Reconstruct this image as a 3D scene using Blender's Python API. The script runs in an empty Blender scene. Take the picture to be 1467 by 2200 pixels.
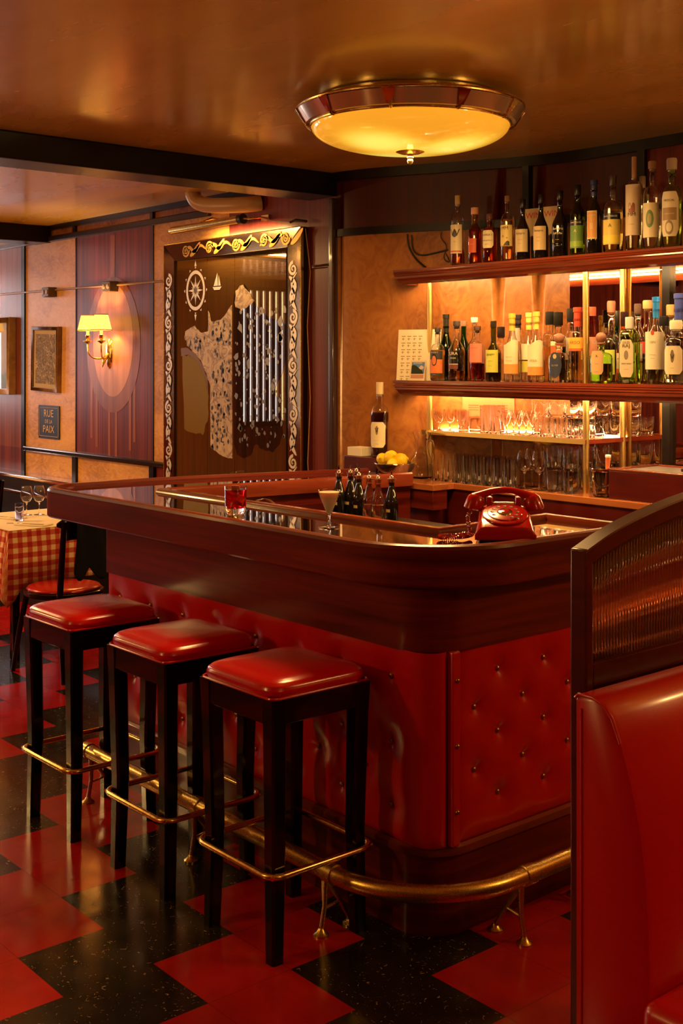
import bpy, bmesh, math, random
from mathutils import Vector, Matrix
random.seed(7)
PI = math.pi
S = bpy.context.scene
COL = S.collection

# ------------------------------------------------------------------ camera
YAW = .86743
cam_d = bpy.data.cameras.new('camera'); cam = bpy.data.objects.new('camera', cam_d); COL.objects.link(cam)
cam.location = (0, 0, 1.70); cam.rotation_euler = (PI/2, 0, YAW)
cam_d.sensor_fit = 'AUTO'; cam_d.sensor_width = 36; cam_d.lens = 36*2593.9/2200
cam_d.shift_y = -(1100-778)/2200; cam_d.clip_start = .05
S.camera = cam

# ------------------------------------------------------------------ world, exposure
W = bpy.data.worlds.new('world'); S.world = W; W.use_nodes = True
W.node_tree.nodes['Background'].inputs[0].default_value = (1, .55, .25, 1)
W.node_tree.nodes['Background'].inputs[1].default_value = .02
S.view_settings.view_transform = 'Standard'; S.view_settings.look = 'None'
S.view_settings.gamma = 1; S.view_settings.use_curve_mapping = False
S.view_settings.exposure = 0.55
S.cycles.max_bounces = 14; S.cycles.transmission_bounces = 14; S.cycles.glossy_bounces = 6; S.cycles.diffuse_bounces = 4
S.cycles.transparent_max_bounces = 16
S.cycles.sample_clamp_indirect = 6

def light(name, kind, loc, energy, color, size=.1, size_y=None, rot=(0,0,0), spot=None):
    d = bpy.data.lights.new(name, kind); d.energy = energy; d.color = color
    if kind == 'AREA':
        d.shape = 'RECTANGLE' if size_y else 'DISK'; d.size = size
        if size_y: d.size_y = size_y
    else: d.shadow_soft_size = size
    if spot: d.spot_size = spot; d.spot_blend = .6
    o = bpy.data.objects.new(name, d); COL.objects.link(o); o.location = loc; o.rotation_euler = rot
    return o
WARM = (1, .56, .18)
# light of the bar's ceiling lamp, then unseen fill lamps added to brighten the room
LAMP = (-3.412, 3.244, 2.68)
light('ceiling_lamp_light', 'AREA', (LAMP[0], LAMP[1], 2.50), 34, WARM, .55)
light('dining_wall_fill', 'AREA', (-8.3, 1.8, 2.62), 90, (1, .54, .20), .6)  # unseen fill without a fixture, turned up to warm the dining wall
light('booth_fill_light', 'POINT', (.9, 1.6, 2.0), 16, WARM, .09)  # no pendant here: general fill added out of view
light('passage_fill_light', 'POINT', (-.55, 4.15, 2.15), 32, WARM, .07)  # added out of view to light the bar's right leather face
light('entrance_fill_light', 'POINT', (-3.9, -1.3, 2.0), 46, WARM, .09)  # fill added behind the camera for ceiling and floor
light('dining_room_fill', 'POINT', (-8.6, -.4, 1.9), 90, WARM, .09)  # unseen fill added to brighten the dining area and its ceiling
# daylight behind the shop window
light('window_daylight', 'AREA', (-12.35, 1.3, 1.90), 210, (1, .88, .95), 1.9, 5.8, rot=(0, -PI/2, 0))

# ------------------------------------------------------------------ materials
MATS = {}
def new_mat(name):
    m = bpy.data.materials.new(name); m.use_nodes = True
    return m, m.node_tree.nodes, m.node_tree.links, m.node_tree.nodes['Principled BSDF']
def pm(name, col, rough=.5, metal=0, coat=0, trans=0, emit=None, es=0, ior=1.45, bump=0, bscale=200, sss=0, coat_r=.05, spec=.5, rvar=0, alpha=1):
    if name in MATS: return MATS[name]
    m, N, L, b = new_mat(name)
    b.inputs['Base Color'].default_value = (*col, 1); b.inputs['Roughness'].default_value = rough
    b.inputs['Metallic'].default_value = metal; b.inputs['Coat Weight'].default_value = coat
    b.inputs['Coat Roughness'].default_value = coat_r; b.inputs['Transmission Weight'].default_value = trans
    b.inputs['IOR'].default_value = ior; b.inputs['Specular IOR Level'].default_value = spec
    if emit: b.inputs['Emission Color'].default_value = (*emit, 1); b.inputs['Emission Strength'].default_value = es
    if sss: b.inputs['Subsurface Weight'].default_value = sss
    if bump or rvar:
        tc = N.new('ShaderNodeTexCoord'); n = N.new('ShaderNodeTexNoise'); n.inputs['Scale'].default_value = bscale; n.inputs['Detail'].default_value = 4
        L.new(tc.outputs['Object'], n.inputs['Vector'])
        if bump:
            bp = N.new('ShaderNodeBump'); bp.inputs['Strength'].default_value = bump; bp.inputs['Distance'].default_value = .002
            L.new(n.outputs['Fac'], bp.inputs['Height']); L.new(bp.outputs['Normal'], b.inputs['Normal'])
        if rvar:
            mr = N.new('ShaderNodeMapRange'); mr.inputs['From Min'].default_value = .3; mr.inputs['From Max'].default_value = .7
            mr.inputs['To Min'].default_value = max(0, rough-rvar); mr.inputs['To Max'].default_value = rough+rvar
            L.new(n.outputs['Fac'], mr.inputs['Value']); L.new(mr.outputs['Result'], b.inputs['Roughness'])
    MATS[name] = m; return m
def ramp(N, stops):
    r = N.new('ShaderNodeValToRGB'); e = r.color_ramp.elements
    while len(e) < len(stops): e.new(.5)
    for k, (p, c) in enumerate(stops): e[k].position = p; e[k].color = (*c, 1)
    return r
def wood(name, c1, c2, scale=(3, 3, 40), rough=.3, coat=.3, dist=.5, c3=None, bump=.15, rot=(0,0,0), coat_r=.12, spec=.3):
    if name in MATS: return MATS[name]
    m, N, L, b = new_mat(name)
    tc = N.new('ShaderNodeTexCoord'); mp = N.new('ShaderNodeMapping'); mp.inputs['Scale'].default_value = scale; mp.inputs['Rotation'].default_value = rot
    n = N.new('ShaderNodeTexNoise'); n.inputs['Scale'].default_value = 1; n.inputs['Detail'].default_value = 6; n.inputs['Roughness'].default_value = .6; n.inputs['Distortion'].default_value = dist
    n2 = N.new('ShaderNodeTexNoise'); n2.inputs['Scale'].default_value = .25; n2.inputs['Detail'].default_value = 2
    L.new(tc.outputs['Object'], mp.inputs['Vector']); L.new(mp.outputs['Vector'], n.inputs['Vector']); L.new(mp.outputs['Vector'], n2.inputs['Vector'])
    mx = N.new('ShaderNodeMath'); mx.operation = 'ADD'; mh = N.new('ShaderNodeMath'); mh.operation = 'MULTIPLY'; mh.inputs[1].default_value = .5
    L.new(n.outputs['Fac'], mx.inputs[0]); L.new(n2.outputs['Fac'], mx.inputs[1]); L.new(mx.outputs[0], mh.inputs[0])
    st = [(.36, c1), (.62, c2)] if not c3 else [(.34, c1), (.5, c2), (.66, c3)]
    r = ramp(N, st); L.new(mh.outputs[0], r.inputs['Fac']); L.new(r.outputs['Color'], b.inputs['Base Color'])
    b.inputs['Roughness'].default_value = rough; b.inputs['Coat Weight'].default_value = coat; b.inputs['Coat Roughness'].default_value = coat_r
    b.inputs['Specular IOR Level'].default_value = spec
    bp = N.new('ShaderNodeBump'); bp.inputs['Strength'].default_value = bump*.25; bp.inputs['Distance'].default_value = .0006
    L.new(n.outputs['Fac'], bp.inputs['Height']); L.new(bp.outputs['Normal'], b.inputs['Normal'])
    MATS[name] = m; return m

MAHOG_H = wood('mahogany_horizontal', (.055, .004, .002), (.18, .018, .006), (1.6, 1.6, 38), .30, .22, .5, coat_r=.12)
MAHOG_V = wood('mahogany_vertical', (.060, .009, .005), (.22, .035, .016), (60, 60, 1.5), .36, .12, .6, coat_r=.25)
MAHOG_D = wood('mahogany_dark_frame', (.050, .003, .002), (.10, .007, .004), (5, 5, 18), .32, .08)
MAHOG_R = wood('mahogany_rail', (.12, .018, .007), (.26, .045, .018), (3, 3, 30), .2, .6, coat_r=.08)
RED_V = wood('reddish_vertical_veneer', (.10, .010, .008), (.22, .028, .02), (90, 90, 1), .35, .2, .3, coat_r=.2)
BURL = wood('burl_veneer', (.15, .045, .008), (.35, .12, .026), (9, 9, 7), .36, .10, 3.0, c3=(.46, .18, .042), bump=.12, rot=(.3, .5, .3), coat_r=.18)
BURL_L = wood('pale_burl_veneer', (.42, .19, .045), (.66, .34, .09), (8, 8, 16), .4, .15, 3.0, c3=(.78, .45, .14), rot=(0, .8, 0), coat_r=.25)
INLAY = wood('inlay_veneer', (.36, .15, .08), (.48, .22, .12), (70, 70, 2), .35, .25, .4, coat_r=.2)
INLAY2 = wood('inlay_veneer_dark', (.22, .07, .035), (.32, .11, .05), (70, 70, 2), .35, .25, .4, coat_r=.2)
BLACK_TRIM = pm('black_trim', (.008, .005, .004), .3, spec=.35)
LACQUER = pm('black_lacquer', (.003, .0022, .0022), .14, spec=.35, coat=.15, coat_r=.05)
BRASS = pm('brass', (.80, .60, .20), .24, 1, rvar=.05, bscale=60)
BRASS_OLD = pm('old_brass_tube', (.60, .44, .12), .30, 1, bump=.06, bscale=300, rvar=.06)
BRASS_PAINT = pm('satin_brass_pole', (.75, .52, .18), .35, 1)
CHROME = pm('chrome', (.75, .68, .6), .1, 1)
STEEL = pm('steel', (.6, .55, .48), .25, 1)
BLACKP = pm('black_plastic', (.01, .01, .01), .35)
GLASS = pm('clear_glass', (1, 1, 1), 0, trans=1, ior=1.45)
GLASS_SM = pm('smoky_glass', (.9, .85, .75), .02, trans=1, ior=1.45)
def thin_glass(name, tint=(.97,.96,.93), rough=.02, ior=1.5, tex=False):
    m = bpy.data.materials.new(name); m.use_nodes = True; N = m.node_tree.nodes; L = m.node_tree.links
    N.remove(N['Principled BSDF']); out = N['Material Output']
    t = N.new('ShaderNodeBsdfTransparent'); t.inputs[0].default_value = (*tint, 1)
    g = N.new('ShaderNodeBsdfGlossy'); g.inputs['Roughness'].default_value = rough
    lw = N.new('ShaderNodeLayerWeight'); lw.inputs[0].default_value = .5; pw = N.new('ShaderNodeMath'); pw.operation = 'POWER'; pw.inputs[1].default_value = 4.5; L.new(lw.outputs['Facing'], pw.inputs[0])
    f = N.new('ShaderNodeMath'); f.operation = 'MULTIPLY_ADD'; f.inputs[1].default_value = .85; f.inputs[2].default_value = ((ior-1)/(ior+1))**2; L.new(pw.outputs[0], f.inputs[0]); mx = N.new('ShaderNodeMixShader')
    L.new(f.outputs[0], mx.inputs[0]); L.new(t.outputs[0], mx.inputs[1]); L.new(g.outputs[0], mx.inputs[2]); L.new(mx.outputs[0], out.inputs['Surface'])
    MATS[name] = m; return m
SHEET = thin_glass('thin_clear_glass'); THIN = thin_glass('thin_drinking_glass', (.93, .90, .84), .03, 1.8)
LED = pm('led_strip', (1, .8, .5), .5, emit=(1, .68, .28), es=105)
WHITE_PAPER = pm('cream_paper', (.78, .68, .48), .6)
CEIL = None
def ceiling_mat():
    m, N, L, b = new_mat('amber_lacquered_ceiling')
    tc = N.new('ShaderNodeTexCoord'); mp = N.new('ShaderNodeMapping'); mp.inputs['Scale'].default_value = (.5, 1.6, 1); mp.inputs['Rotation'].default_value = (0, 0, .85)
    n = N.new('ShaderNodeTexNoise'); n.inputs['Scale'].default_value = 1.6; n.inputs['Detail'].default_value = 6
    L.new(tc.outputs['Object'], mp.inputs['Vector']); L.new(mp.outputs['Vector'], n.inputs['Vector'])
    r = ramp(N, [(.3, (.62, .37, .055)), (.7, (.80, .53, .11))]); L.new(n.outputs['Fac'], r.inputs['Fac']); L.new(r.outputs['Color'], b.inputs['Base Color'])
    mr = N.new('ShaderNodeMapRange'); mr.inputs['From Min'].default_value = .35; mr.inputs['From Max'].default_value = .65
    mr.inputs['To Min'].default_value = .20; mr.inputs['To Max'].default_value = .34
    L.new(n.outputs['Fac'], mr.inputs['Value']); L.new(mr.outputs['Result'], b.inputs['Roughness'])
    n3 = N.new('ShaderNodeTexNoise'); n3.inputs['Scale'].default_value = 3; n3.inputs['Detail'].default_value = 3
    L.new(tc.outputs['Object'], n3.inputs['Vector'])
    bp = N.new('ShaderNodeBump'); bp.inputs['Strength'].default_value = .15; bp.inputs['Distance'].default_value = .006
    L.new(n3.outputs['Fac'], bp.inputs['Height']); L.new(bp.outputs['Normal'], b.inputs['Normal'])
    b.inputs['Coat Weight'].default_value = .3; b.inputs['Coat Roughness'].default_value = .12
    return m
def leather(name, col, rough=.3):
    m, N, L, b = new_mat(name)
    tc = N.new('ShaderNodeTexCoord'); n = N.new('ShaderNodeTexVoronoi'); n.inputs['Scale'].default_value = 700
    L.new(tc.outputs['Object'], n.inputs['Vector'])
    bp = N.new('ShaderNodeBump'); bp.inputs['Strength'].default_value = .12; bp.inputs['Distance'].default_value = .0006
    L.new(n.outputs['Distance'], bp.inputs['Height']); L.new(bp.outputs['Normal'], b.inputs['Normal'])
    b.inputs['Base Color'].default_value = (*col, 1); b.inputs['Roughness'].default_value = rough
    b.inputs['Coat Weight'].default_value = .25; b.inputs['Coat Roughness'].default_value = .15
    return m
LEATHER = leather('red_leather', (.52, .003, .003), .28)
LEATHER_S = leather('glossy_red_vinyl', (.52, .004, .003), .22)
BUTTON = pm('antique_brass_button', (.45, .28, .10), .3, 1)

# ------------------------------------------------------------------ mesh helpers
class MB:
    def __init__(s): s.v = []; s.f = []; s.m = []
    def add(s, vs, fs, mi=0):
        o = len(s.v); s.v += [tuple(p) for p in vs]; s.f += [tuple(i+o for i in q) for q in fs]; s.m += [mi]*len(fs); return s
    def box(s, x0, x1, y0, y1, z0, z1, mi=0):
        v = [(x, y, z) for z in (z0, z1) for y in (y0, y1) for x in (x0, x1)]
        return s.add(v, [(0,2,3,1), (4,5,7,6), (0,1,5,4), (2,6,7,3), (0,4,6,2), (1,3,7,5)], mi)
    def lathe(s, prof, seg=24, c=(0,0,0), mi=0, a0=0, a1=2*PI, cap=True):
        full = abs(a1-a0-2*PI) < 1e-6; n = seg if full else seg+1
        vs = []; fs = []
        for r, z in prof:
            for k in range(n):
                a = a0+(a1-a0)*k/seg; vs.append((c[0]+r*math.cos(a), c[1]+r*math.sin(a), c[2]+z))
        for i in range(len(prof)-1):
            for k in range(seg):
                k2 = (k+1) % n if full else k+1
                fs.append((i*n+k, i*n+k2, (i+1)*n+k2, (i+1)*n+k))
        if cap and full:
            if prof[0][0] > 1e-5: fs.append(tuple(reversed(range(n))))
            if prof[-1][0] > 1e-5: fs.append(tuple((len(prof)-1)*n+k for k in range(n)))
        return s.add(vs, fs, mi)
    def tube(s, pts, r, seg=10, closed=False, mi=0, flat=1.0):
        P = [Vector(p) for p in pts]; n = len(P); vs = []; fs = []
        up = Vector((0,0,1)); prev = None
        for i in range(n):
            a = P[i-1] if (i > 0 or closed) else P[i]; b = P[(i+1) % n] if (i < n-1 or closed) else P[i]
            t = (b-a).normalized()
            if prev is None:
                u = up if abs(t.z) < .9 else Vector((1,0,0)); x = t.cross(u).normalized()
            else: x = (prev - t*prev.dot(t)).normalized()
            prev = x; y = t.cross(x)
            rr = r[i] if isinstance(r, (list, tuple)) else r
            for k in range(seg):
                a2 = 2*PI*k/seg; q = P[i]+x*math.cos(a2)*rr+y*math.sin(a2)*rr*flat; vs.append(tuple(q))
        m = n if closed else n-1
        for i in range(m):
            j = (i+1) % n
            for k in range(seg):
                k2 = (k+1) % seg; fs.append((i*seg+k, i*seg+k2, j*seg+k2, j*seg+k))
        if not closed: fs.append(tuple(reversed(range(seg)))); fs.append(tuple((n-1)*seg+k for k in range(seg)))
        return s.add(vs, fs, mi)
    def sweep(s, prof, path, closed=False, mi=0, caps=True):
        # prof: closed polygon of (offset to the RIGHT of travel, z); path: 2-D points
        P = [Vector(p) for p in path]; n = len(P); vs = []; fs = []; m = len(prof)
        for i in range(n):
            d1 = (P[i]-P[i-1]).normalized() if (i > 0 or closed) else None
            d2 = (P[(i+1) % n]-P[i]).normalized() if (i < n-1 or closed) else None
            if d1 is None: d1 = d2
            if d2 is None: d2 = d1
            n1 = Vector((d1.y, -d1.x)); n2 = Vector((d2.y, -d2.x)); nn = (n1+n2)
            nn = nn/ max(nn.dot(n1), .25) if nn.length > 1e-6 else n1
            for o, z in prof: vs.append((P[i].x+nn.x*o, P[i].y+nn.y*o, z))
        for i in range(n if closed else n-1):
            j = (i+1) % n
            for k in range(m):
                k2 = (k+1) % m; fs.append((i*m+k, j*m+k, j*m+k2, i*m+k2))
        if not closed and caps: fs.append(tuple(range(m))); fs.append(tuple(reversed([(n-1)*m+k for k in range(m)])))
        return s.add(vs, fs, mi)
    def prism(s, poly, z0, z1, mi=0):
        n = len(poly); vs = [(x, y, z0) for x, y in poly]+[(x, y, z1) for x, y in poly]
        fs = [tuple(reversed(range(n))), tuple(range(n, 2*n))]+[(k, (k+1) % n, n+(k+1) % n, n+k) for k in range(n)]
        return s.add(vs, fs, mi)
    def wallprism(s, poly, y0, y1, mi=0):   # polygon in (x, z), thickness along y
        n = len(poly); vs = [(x, y0, z) for x, z in poly]+[(x, y1, z) for x, z in poly]
        fs = [tuple(range(n)), tuple(reversed(range(n, 2*n)))]+[(k, n+k, n+(k+1) % n, (k+1) % n) for k in range(n)]
        return s.add(vs, fs, mi)
    def grid(s, fn, nu, nv, mi=0, closed_u=False):
        vs = [fn(i/(nu if closed_u else nu), j/nv) for j in range(nv+1) for i in range(nu+(0 if closed_u else 1))]
        w = nu if closed_u else nu+1; fs = []
        for j in range(nv):
            for i in range(nu): i2 = (i+1) % w; fs.append((j*w+i, j*w+i2, (j+1)*w+i2, (j+1)*w+i))
        return s.add(vs, fs, mi)
    def sphere(s, c, r, seg=12, sx=1, sy=1, sz=1, mi=0):
        pr = [(max(r*math.cos(t), 0), r*math.sin(t)) for t in [-PI/2+PI*k/(seg//2+2) for k in range(seg//2+3)]]
        o = len(s.v); s.lathe(pr, seg, (0,0,0), mi, cap=False)
        for i in range(o, len(s.v)): x, y, z = s.v[i]; s.v[i] = (c[0]+x*sx, c[1]+y*sy, c[2]+z*sz)
        return s
    def xf(s, M, start=0):
        for i in range(start, len(s.v)): s.v[i] = tuple(M @ Vector(s.v[i]))
        return s
    def text(s, body, size, fn, mi=0, depth=0):
        vs, fs = text_mesh(body)
        return s.add([fn(x*size, y*size) for x, y in vs], fs, mi)
    def build(s, name, mats, parent=None, bevel=0, seg=2, angle=35, sub=0, fix=True):
        me = bpy.data.meshes.new(name); me.from_pydata(s.v, [], s.f)
        if not isinstance(mats, (list, tuple)): mats = [mats]
        for q in mats: me.materials.append(q)
        if len(mats) > 1: me.polygons.foreach_set('material_index', s.m)
        if bevel and seg <= 2 and angle == 35: angle = 22
        if fix or bevel:
            bm = bmesh.new(); bm.from_mesh(me)
            if fix: bmesh.ops.remove_doubles(bm, verts=bm.verts, dist=1e-6); bmesh.ops.recalc_face_normals(bm, faces=bm.faces)
            if bevel:
                ed = [e for e in bm.edges if len(e.link_faces) == 2 and e.calc_face_angle(0) > .6]
                bmesh.ops.bevel(bm, geom=ed, offset=bevel, segments=seg, affect='EDGES', profile=.5, clamp_overlap=True)
            bm.to_mesh(me); bm.free()
        me.shade_smooth(); me.set_sharp_from_angle(angle=math.radians(angle))
        o = bpy.data.objects.new(name, me); COL.objects.link(o)
        if parent: o.parent = parent
        if sub:
            md = o.modifiers.new('sub', 'SUBSURF'); md.levels = sub; md.render_levels = sub
        return o
_TX = {}
def text_mesh(body):
    if body in _TX: return _TX[body]
    cu = bpy.data.curves.new('t', 'FONT'); cu.body = body; cu.align_x = 'CENTER'; cu.align_y = 'CENTER'; cu.resolution_u = 2; cu.size = 1
    ob = bpy.data.objects.new('t', cu); COL.objects.link(ob)
    dg = bpy.context.evaluated_depsgraph_get(); me = ob.evaluated_get(dg).to_mesh()
    vs = [(v.co.x, v.co.y) for v in me.vertices]; fs = [tuple(p.vertices) for p in me.polygons]
    ob.to_mesh_clear(); bpy.data.objects.remove(ob); bpy.data.curves.remove(cu)
    _TX[body] = (vs, fs); return _TX[body]

def tag(o, label, cat, group=None, kind=None):
    o['label'] = label; o['category'] = cat
    if group: o['group'] = group
    if kind: o['kind'] = kind
    return o
def empty(name, loc=(0,0,0), rz=0, label=None, cat=None, group=None):
    o = bpy.data.objects.new(name, None); COL.objects.link(o); o.location = loc; o.rotation_euler = (0,0,rz); o.empty_display_size = .05
    if label: tag(o, label, cat, group)
    return o
def struct(mb, name, mats, label=None, **k):
    o = mb.build(name, mats, **k); o['kind'] = 'structure'
    return o
def copy_tree(o, parent=None, loc=None, rz=None, label=None):
    c = o.copy(); COL.objects.link(c)
    if parent: c.parent = parent
    for ch in list(o.children): copy_tree(ch, c)
    if loc is not None: c.location = loc
    if rz is not None: c.rotation_euler = (0,0,rz)
    if label: c['label'] = label
    return c
def arc(cx, cy, r, a0, a1, n=8): return [(cx+r*math.cos(math.radians(a0+(a1-a0)*k/n)), cy+r*math.sin(math.radians(a0+(a1-a0)*k/n))) for k in range(n+1)]
def fillet(pts, rad, n=8, closed=False):
    out = []; N = len(pts)
    for i in range(N):
        r = rad[i] if isinstance(rad, (list, tuple)) else rad
        if r <= 0 or (not closed and i in (0, N-1)): out.append(tuple(pts[i])); continue
        p = Vector(pts[i]); a = (Vector(pts[i-1])-p).normalized(); b = (Vector(pts[(i+1) % N])-p).normalized()
        th = a.angle(b); t = r/math.tan(th/2); c = p+(a+b).normalized()*(r/math.sin(th/2))
        s0 = p+a*t-c; s1 = p+b*t-c; g0 = math.atan2(s0.y, s0.x); g1 = math.atan2(s1.y, s1.x); dg = (g1-g0+PI) % (2*PI)-PI
        for k in range(n+1): out.append((c.x+r*math.cos(g0+dg*k/n), c.y+r*math.sin(g0+dg*k/n)))
    return out
# ---- photo geometry: pixel -> world helpers, used only to read off real positions
_s, _c = math.sin(YAW), math.cos(YAW)
def ray(u, v):
    a = (u-733.5)/2593.9; return Vector((-_s+a*_c, _c+a*_s, -(v-778)/2593.9))
def onz(u, v, z): d = ray(u, v); t = (z-1.70)/d.z; return Vector((0,0,1.70))+d*t
def onY(u, v, Y): d = ray(u, v); return Vector((0,0,1.70))+d*(Y/d.y)
def onX(u, v, X): d = ray(u, v); return Vector((0,0,1.70))+d*(X/d.x)

CZ = 2.72
# ================================================================== SETTING
def floor_mat():
    m, N, L, b = new_mat('checker_vinyl_tile'); s = 1.70/6.1359; ox, oy = -12.6359*s, 6.5*s
    g = N.new('ShaderNodeNewGeometry'); sep = N.new('ShaderNodeSeparateXYZ'); L.new(g.outputs['Position'], sep.inputs[0])
    def M(op, a, bb=None, c=None):
        n = N.new('ShaderNodeMath'); n.operation = op
        for i, x in enumerate((a, bb, c)):
            if x is None: continue
            if isinstance(x, (int, float)): n.inputs[i].default_value = x
            else: L.new(x, n.inputs[i])
        return n.outputs[0]
    ti = M('DIVIDE', M('SUBTRACT', sep.outputs[0], ox), s); tj = M('DIVIDE', M('SUBTRACT', oy, sep.outputs[1]), s)
    fi = M('FLOOR', ti); fj = M('FLOOR', tj)
    w = M('FLOORED_MODULO', M('SUBTRACT', fi, fj), 4.0)
    black = M('LESS_THAN', M('ABSOLUTE', M('SUBTRACT', w, 1.5)), .9)
    # seams
    def edge(t): f = M('FRACT', t); return M('MINIMUM', f, M('SUBTRACT', 1.0, f))
    seam = M('LESS_THAN', M('MINIMUM', edge(ti), edge(tj)), .0035)
    vo = N.new('ShaderNodeTexNoise'); vo.inputs['Scale'].default_value = 42; vo.inputs['Detail'].default_value = 2; vo.inputs['Distortion'].default_value = 2.5; L.new(g.outputs['Position'], vo.inputs['Vector'])
    sp = ramp(N, [(.67, (0,0,0)), (.71, (1,1,1))]); L.new(vo.outputs['Fac'], sp.inputs['Fac'])
    n1 = N.new('ShaderNodeTexNoise'); n1.inputs['Scale'].default_value = 6; n1.inputs['Detail'].default_value = 5; L.new(g.outputs['Position'], n1.inputs['Vector'])
    redr = ramp(N, [(.3, (.34, .006, .006)), (.7, (.50, .012, .012))]); L.new(n1.outputs['Fac'], redr.inputs['Fac'])
    blr = ramp(N, [(.3, (.010, .008, .006)), (.7, (.022, .017, .011))]); L.new(n1.outputs['Fac'], blr.inputs['Fac'])
    fleck = N.new('ShaderNodeMixRGB'); L.new(sp.outputs['Color'], fleck.inputs['Fac']); L.new(blr.outputs['Color'], fleck.inputs['Color1']); fleck.inputs['Color2'].default_value = (.34, .24, .12, 1)
    fl2 = N.new('ShaderNodeMixRGB'); mf = M('MULTIPLY', sp.outputs['Color'], .25); L.new(mf, fl2.inputs['Fac']); L.new(redr.outputs['Color'], fl2.inputs['Color1']); fl2.inputs['Color2'].default_value = (.12, .004, .004, 1)
    mx = N.new('ShaderNodeMixRGB'); L.new(black, mx.inputs['Fac']); L.new(fl2.outputs['Color'], mx.inputs['Color1']); L.new(fleck.outputs['Color'], mx.inputs['Color2'])
    m2 = N.new('ShaderNodeMixRGB'); sm = M('MULTIPLY', seam, .6); L.new(sm, m2.inputs['Fac']); L.new(mx.outputs['Color'], m2.inputs['Color1']); m2.inputs['Color2'].default_value = (.02, .004, .003, 1)
    L.new(m2.outputs['Color'], b.inputs['Base Color'])
    n2 = N.new('ShaderNodeTexNoise'); n2.inputs['Scale'].default_value = 9; n2.inputs['Detail'].default_value = 4; L.new(g.outputs['Position'], n2.inputs['Vector'])
    mr = N.new('ShaderNodeMapRange'); mr.inputs['From Min'].default_value = .3; mr.inputs['From Max'].default_value = .7; mr.inputs['To Min'].default_value = .13; mr.inputs['To Max'].default_value = .24
    L.new(n2.outputs['Fac'], mr.inputs['Value']); L.new(mr.outputs['Result'], b.inputs['Roughness'])
    bp = N.new('ShaderNodeBump'); bp.inputs['Strength'].default_value = .2; bp.inputs['Distance'].default_value = .004; L.new(n1.outputs['Fac'], bp.inputs['Height']); L.new(bp.outputs['Normal'], b.inputs['Normal'])
    return m
struct(MB().box(-12.2, 3.2, -3.2, 5.2, -.1, 0), 'floor', floor_mat())
CM = ceiling_mat()
struct(MB().box(-12.2, 3.2, -3.2, 5.2, CZ, CZ+.1), 'ceiling', CM)
# side walls (outside the frame)
struct(MB().box(3, 3.2, -3.2, 5.2, 0, CZ), 'wall_right', MAHOG_V)
struct(MB().box(-12.2, 3.2, -3.2, -3, 0, CZ), 'wall_front', MAHOG_V)
# left wall with a shop window; pier added to keep glare off the print
wl = MB()
for y0, y1, z0, z1 in ((-3, -1.40, 0, CZ), (-1.40, -.18, 0, .95), (-1.40, -.18, 2.60, CZ), (-.18, 1.7, 0, CZ), (1.7, 3.95, 0, 1.25), (1.7, 3.95, 2.6, CZ), (2.12, 2.72, 1.25, 2.6), (3.95, 5.2, 0, CZ)): wl.box(-12.2, -12, y0, y1, z0, z1)
struct(wl, 'wall_left', MAHOG_V)
WGL = SHEET
wf = MB()
for y in (2.72, 3.30, 3.95): wf.box(-12.12, -11.98, y-.03, y+.03, 1.25, 2.6)
wf.box(-12.12, -11.97, 2.72, 3.95, 1.22, 1.28); wf.box(-12.12, -11.97, 2.72, 3.95, 2.57, 2.62)
win = struct(wf, 'window_1', BLACK_TRIM); MB().box(-12.19, -12.18, 2.72, 3.95, 1.25, 2.6).build('window_pane', WGL, win)
wf = MB()
for y in (1.7, 2.12): wf.box(-12.12, -11.98, y-.03, y+.03, 1.25, 2.6)
wf.box(-12.12, -11.97, 1.7, 2.12, 1.22, 1.28); wf.box(-12.12, -11.97, 1.7, 2.12, 2.57, 2.62)
win = struct(wf, 'window_3', BLACK_TRIM); MB().box(-12.19, -12.18, 1.7, 2.12, 1.25, 2.6).build('window_pane', WGL, win)
wf = MB(); edges = [-1.40]
for k in range(11): c = -1.30+.098*k; edges += [c-.02, c+.02]
edges.append(-.18)
for k in range(0, len(edges), 2): wf.box(-12.06, -12.02, edges[k], edges[k+1], .95, 2.6)
wf.box(-12.12, -11.97, -1.40, -.18, .92, .97); wf.box(-12.12, -11.97, -1.40, -.18, 2.58, 2.62)
win = struct(wf, 'window_2', MAHOG_D); MB().box(-12.19, -12.18, -1.40, -.18, .95, 2.6).build('window_pane', WGL, win)

# back wall of the dining room at Y = 4.2, veneered panels
WB = 4.2
wb = MB()
def wq(x0, x1, z0, z1, mi): wb.box(x0, x1, WB, WB+.15, z0, z1, mi)
XS = [(-12, -8.77, 4), (-8.77, -7.93, 2), (-7.93, -6.865, 0), (-6.865, -6.0, 2), (-6.0, -5.0, 3)]
for x0, x1, mi in XS: wq(x0, x1, 1.03, 2.64, mi)
for x0, x1, mi in XS: wq(x0, x1, 0, 1.03, 0 if x1 < -8.5 else (2 if x1 < -6.2 else 3))
wq(-12, -6.0, 2.64, CZ, 1); wq(-6.0, -5.0, 2.64, CZ, 3)
struct(wb, 'wall_back', [MAHOG_V, BURL, BURL_L, RED_V, wood('mahogany_light_vertical', (.12, .03, .016), (.30, .085, .045), (60, 60, 1.5), .32, .2, .6, coat_r=.22)])
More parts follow.
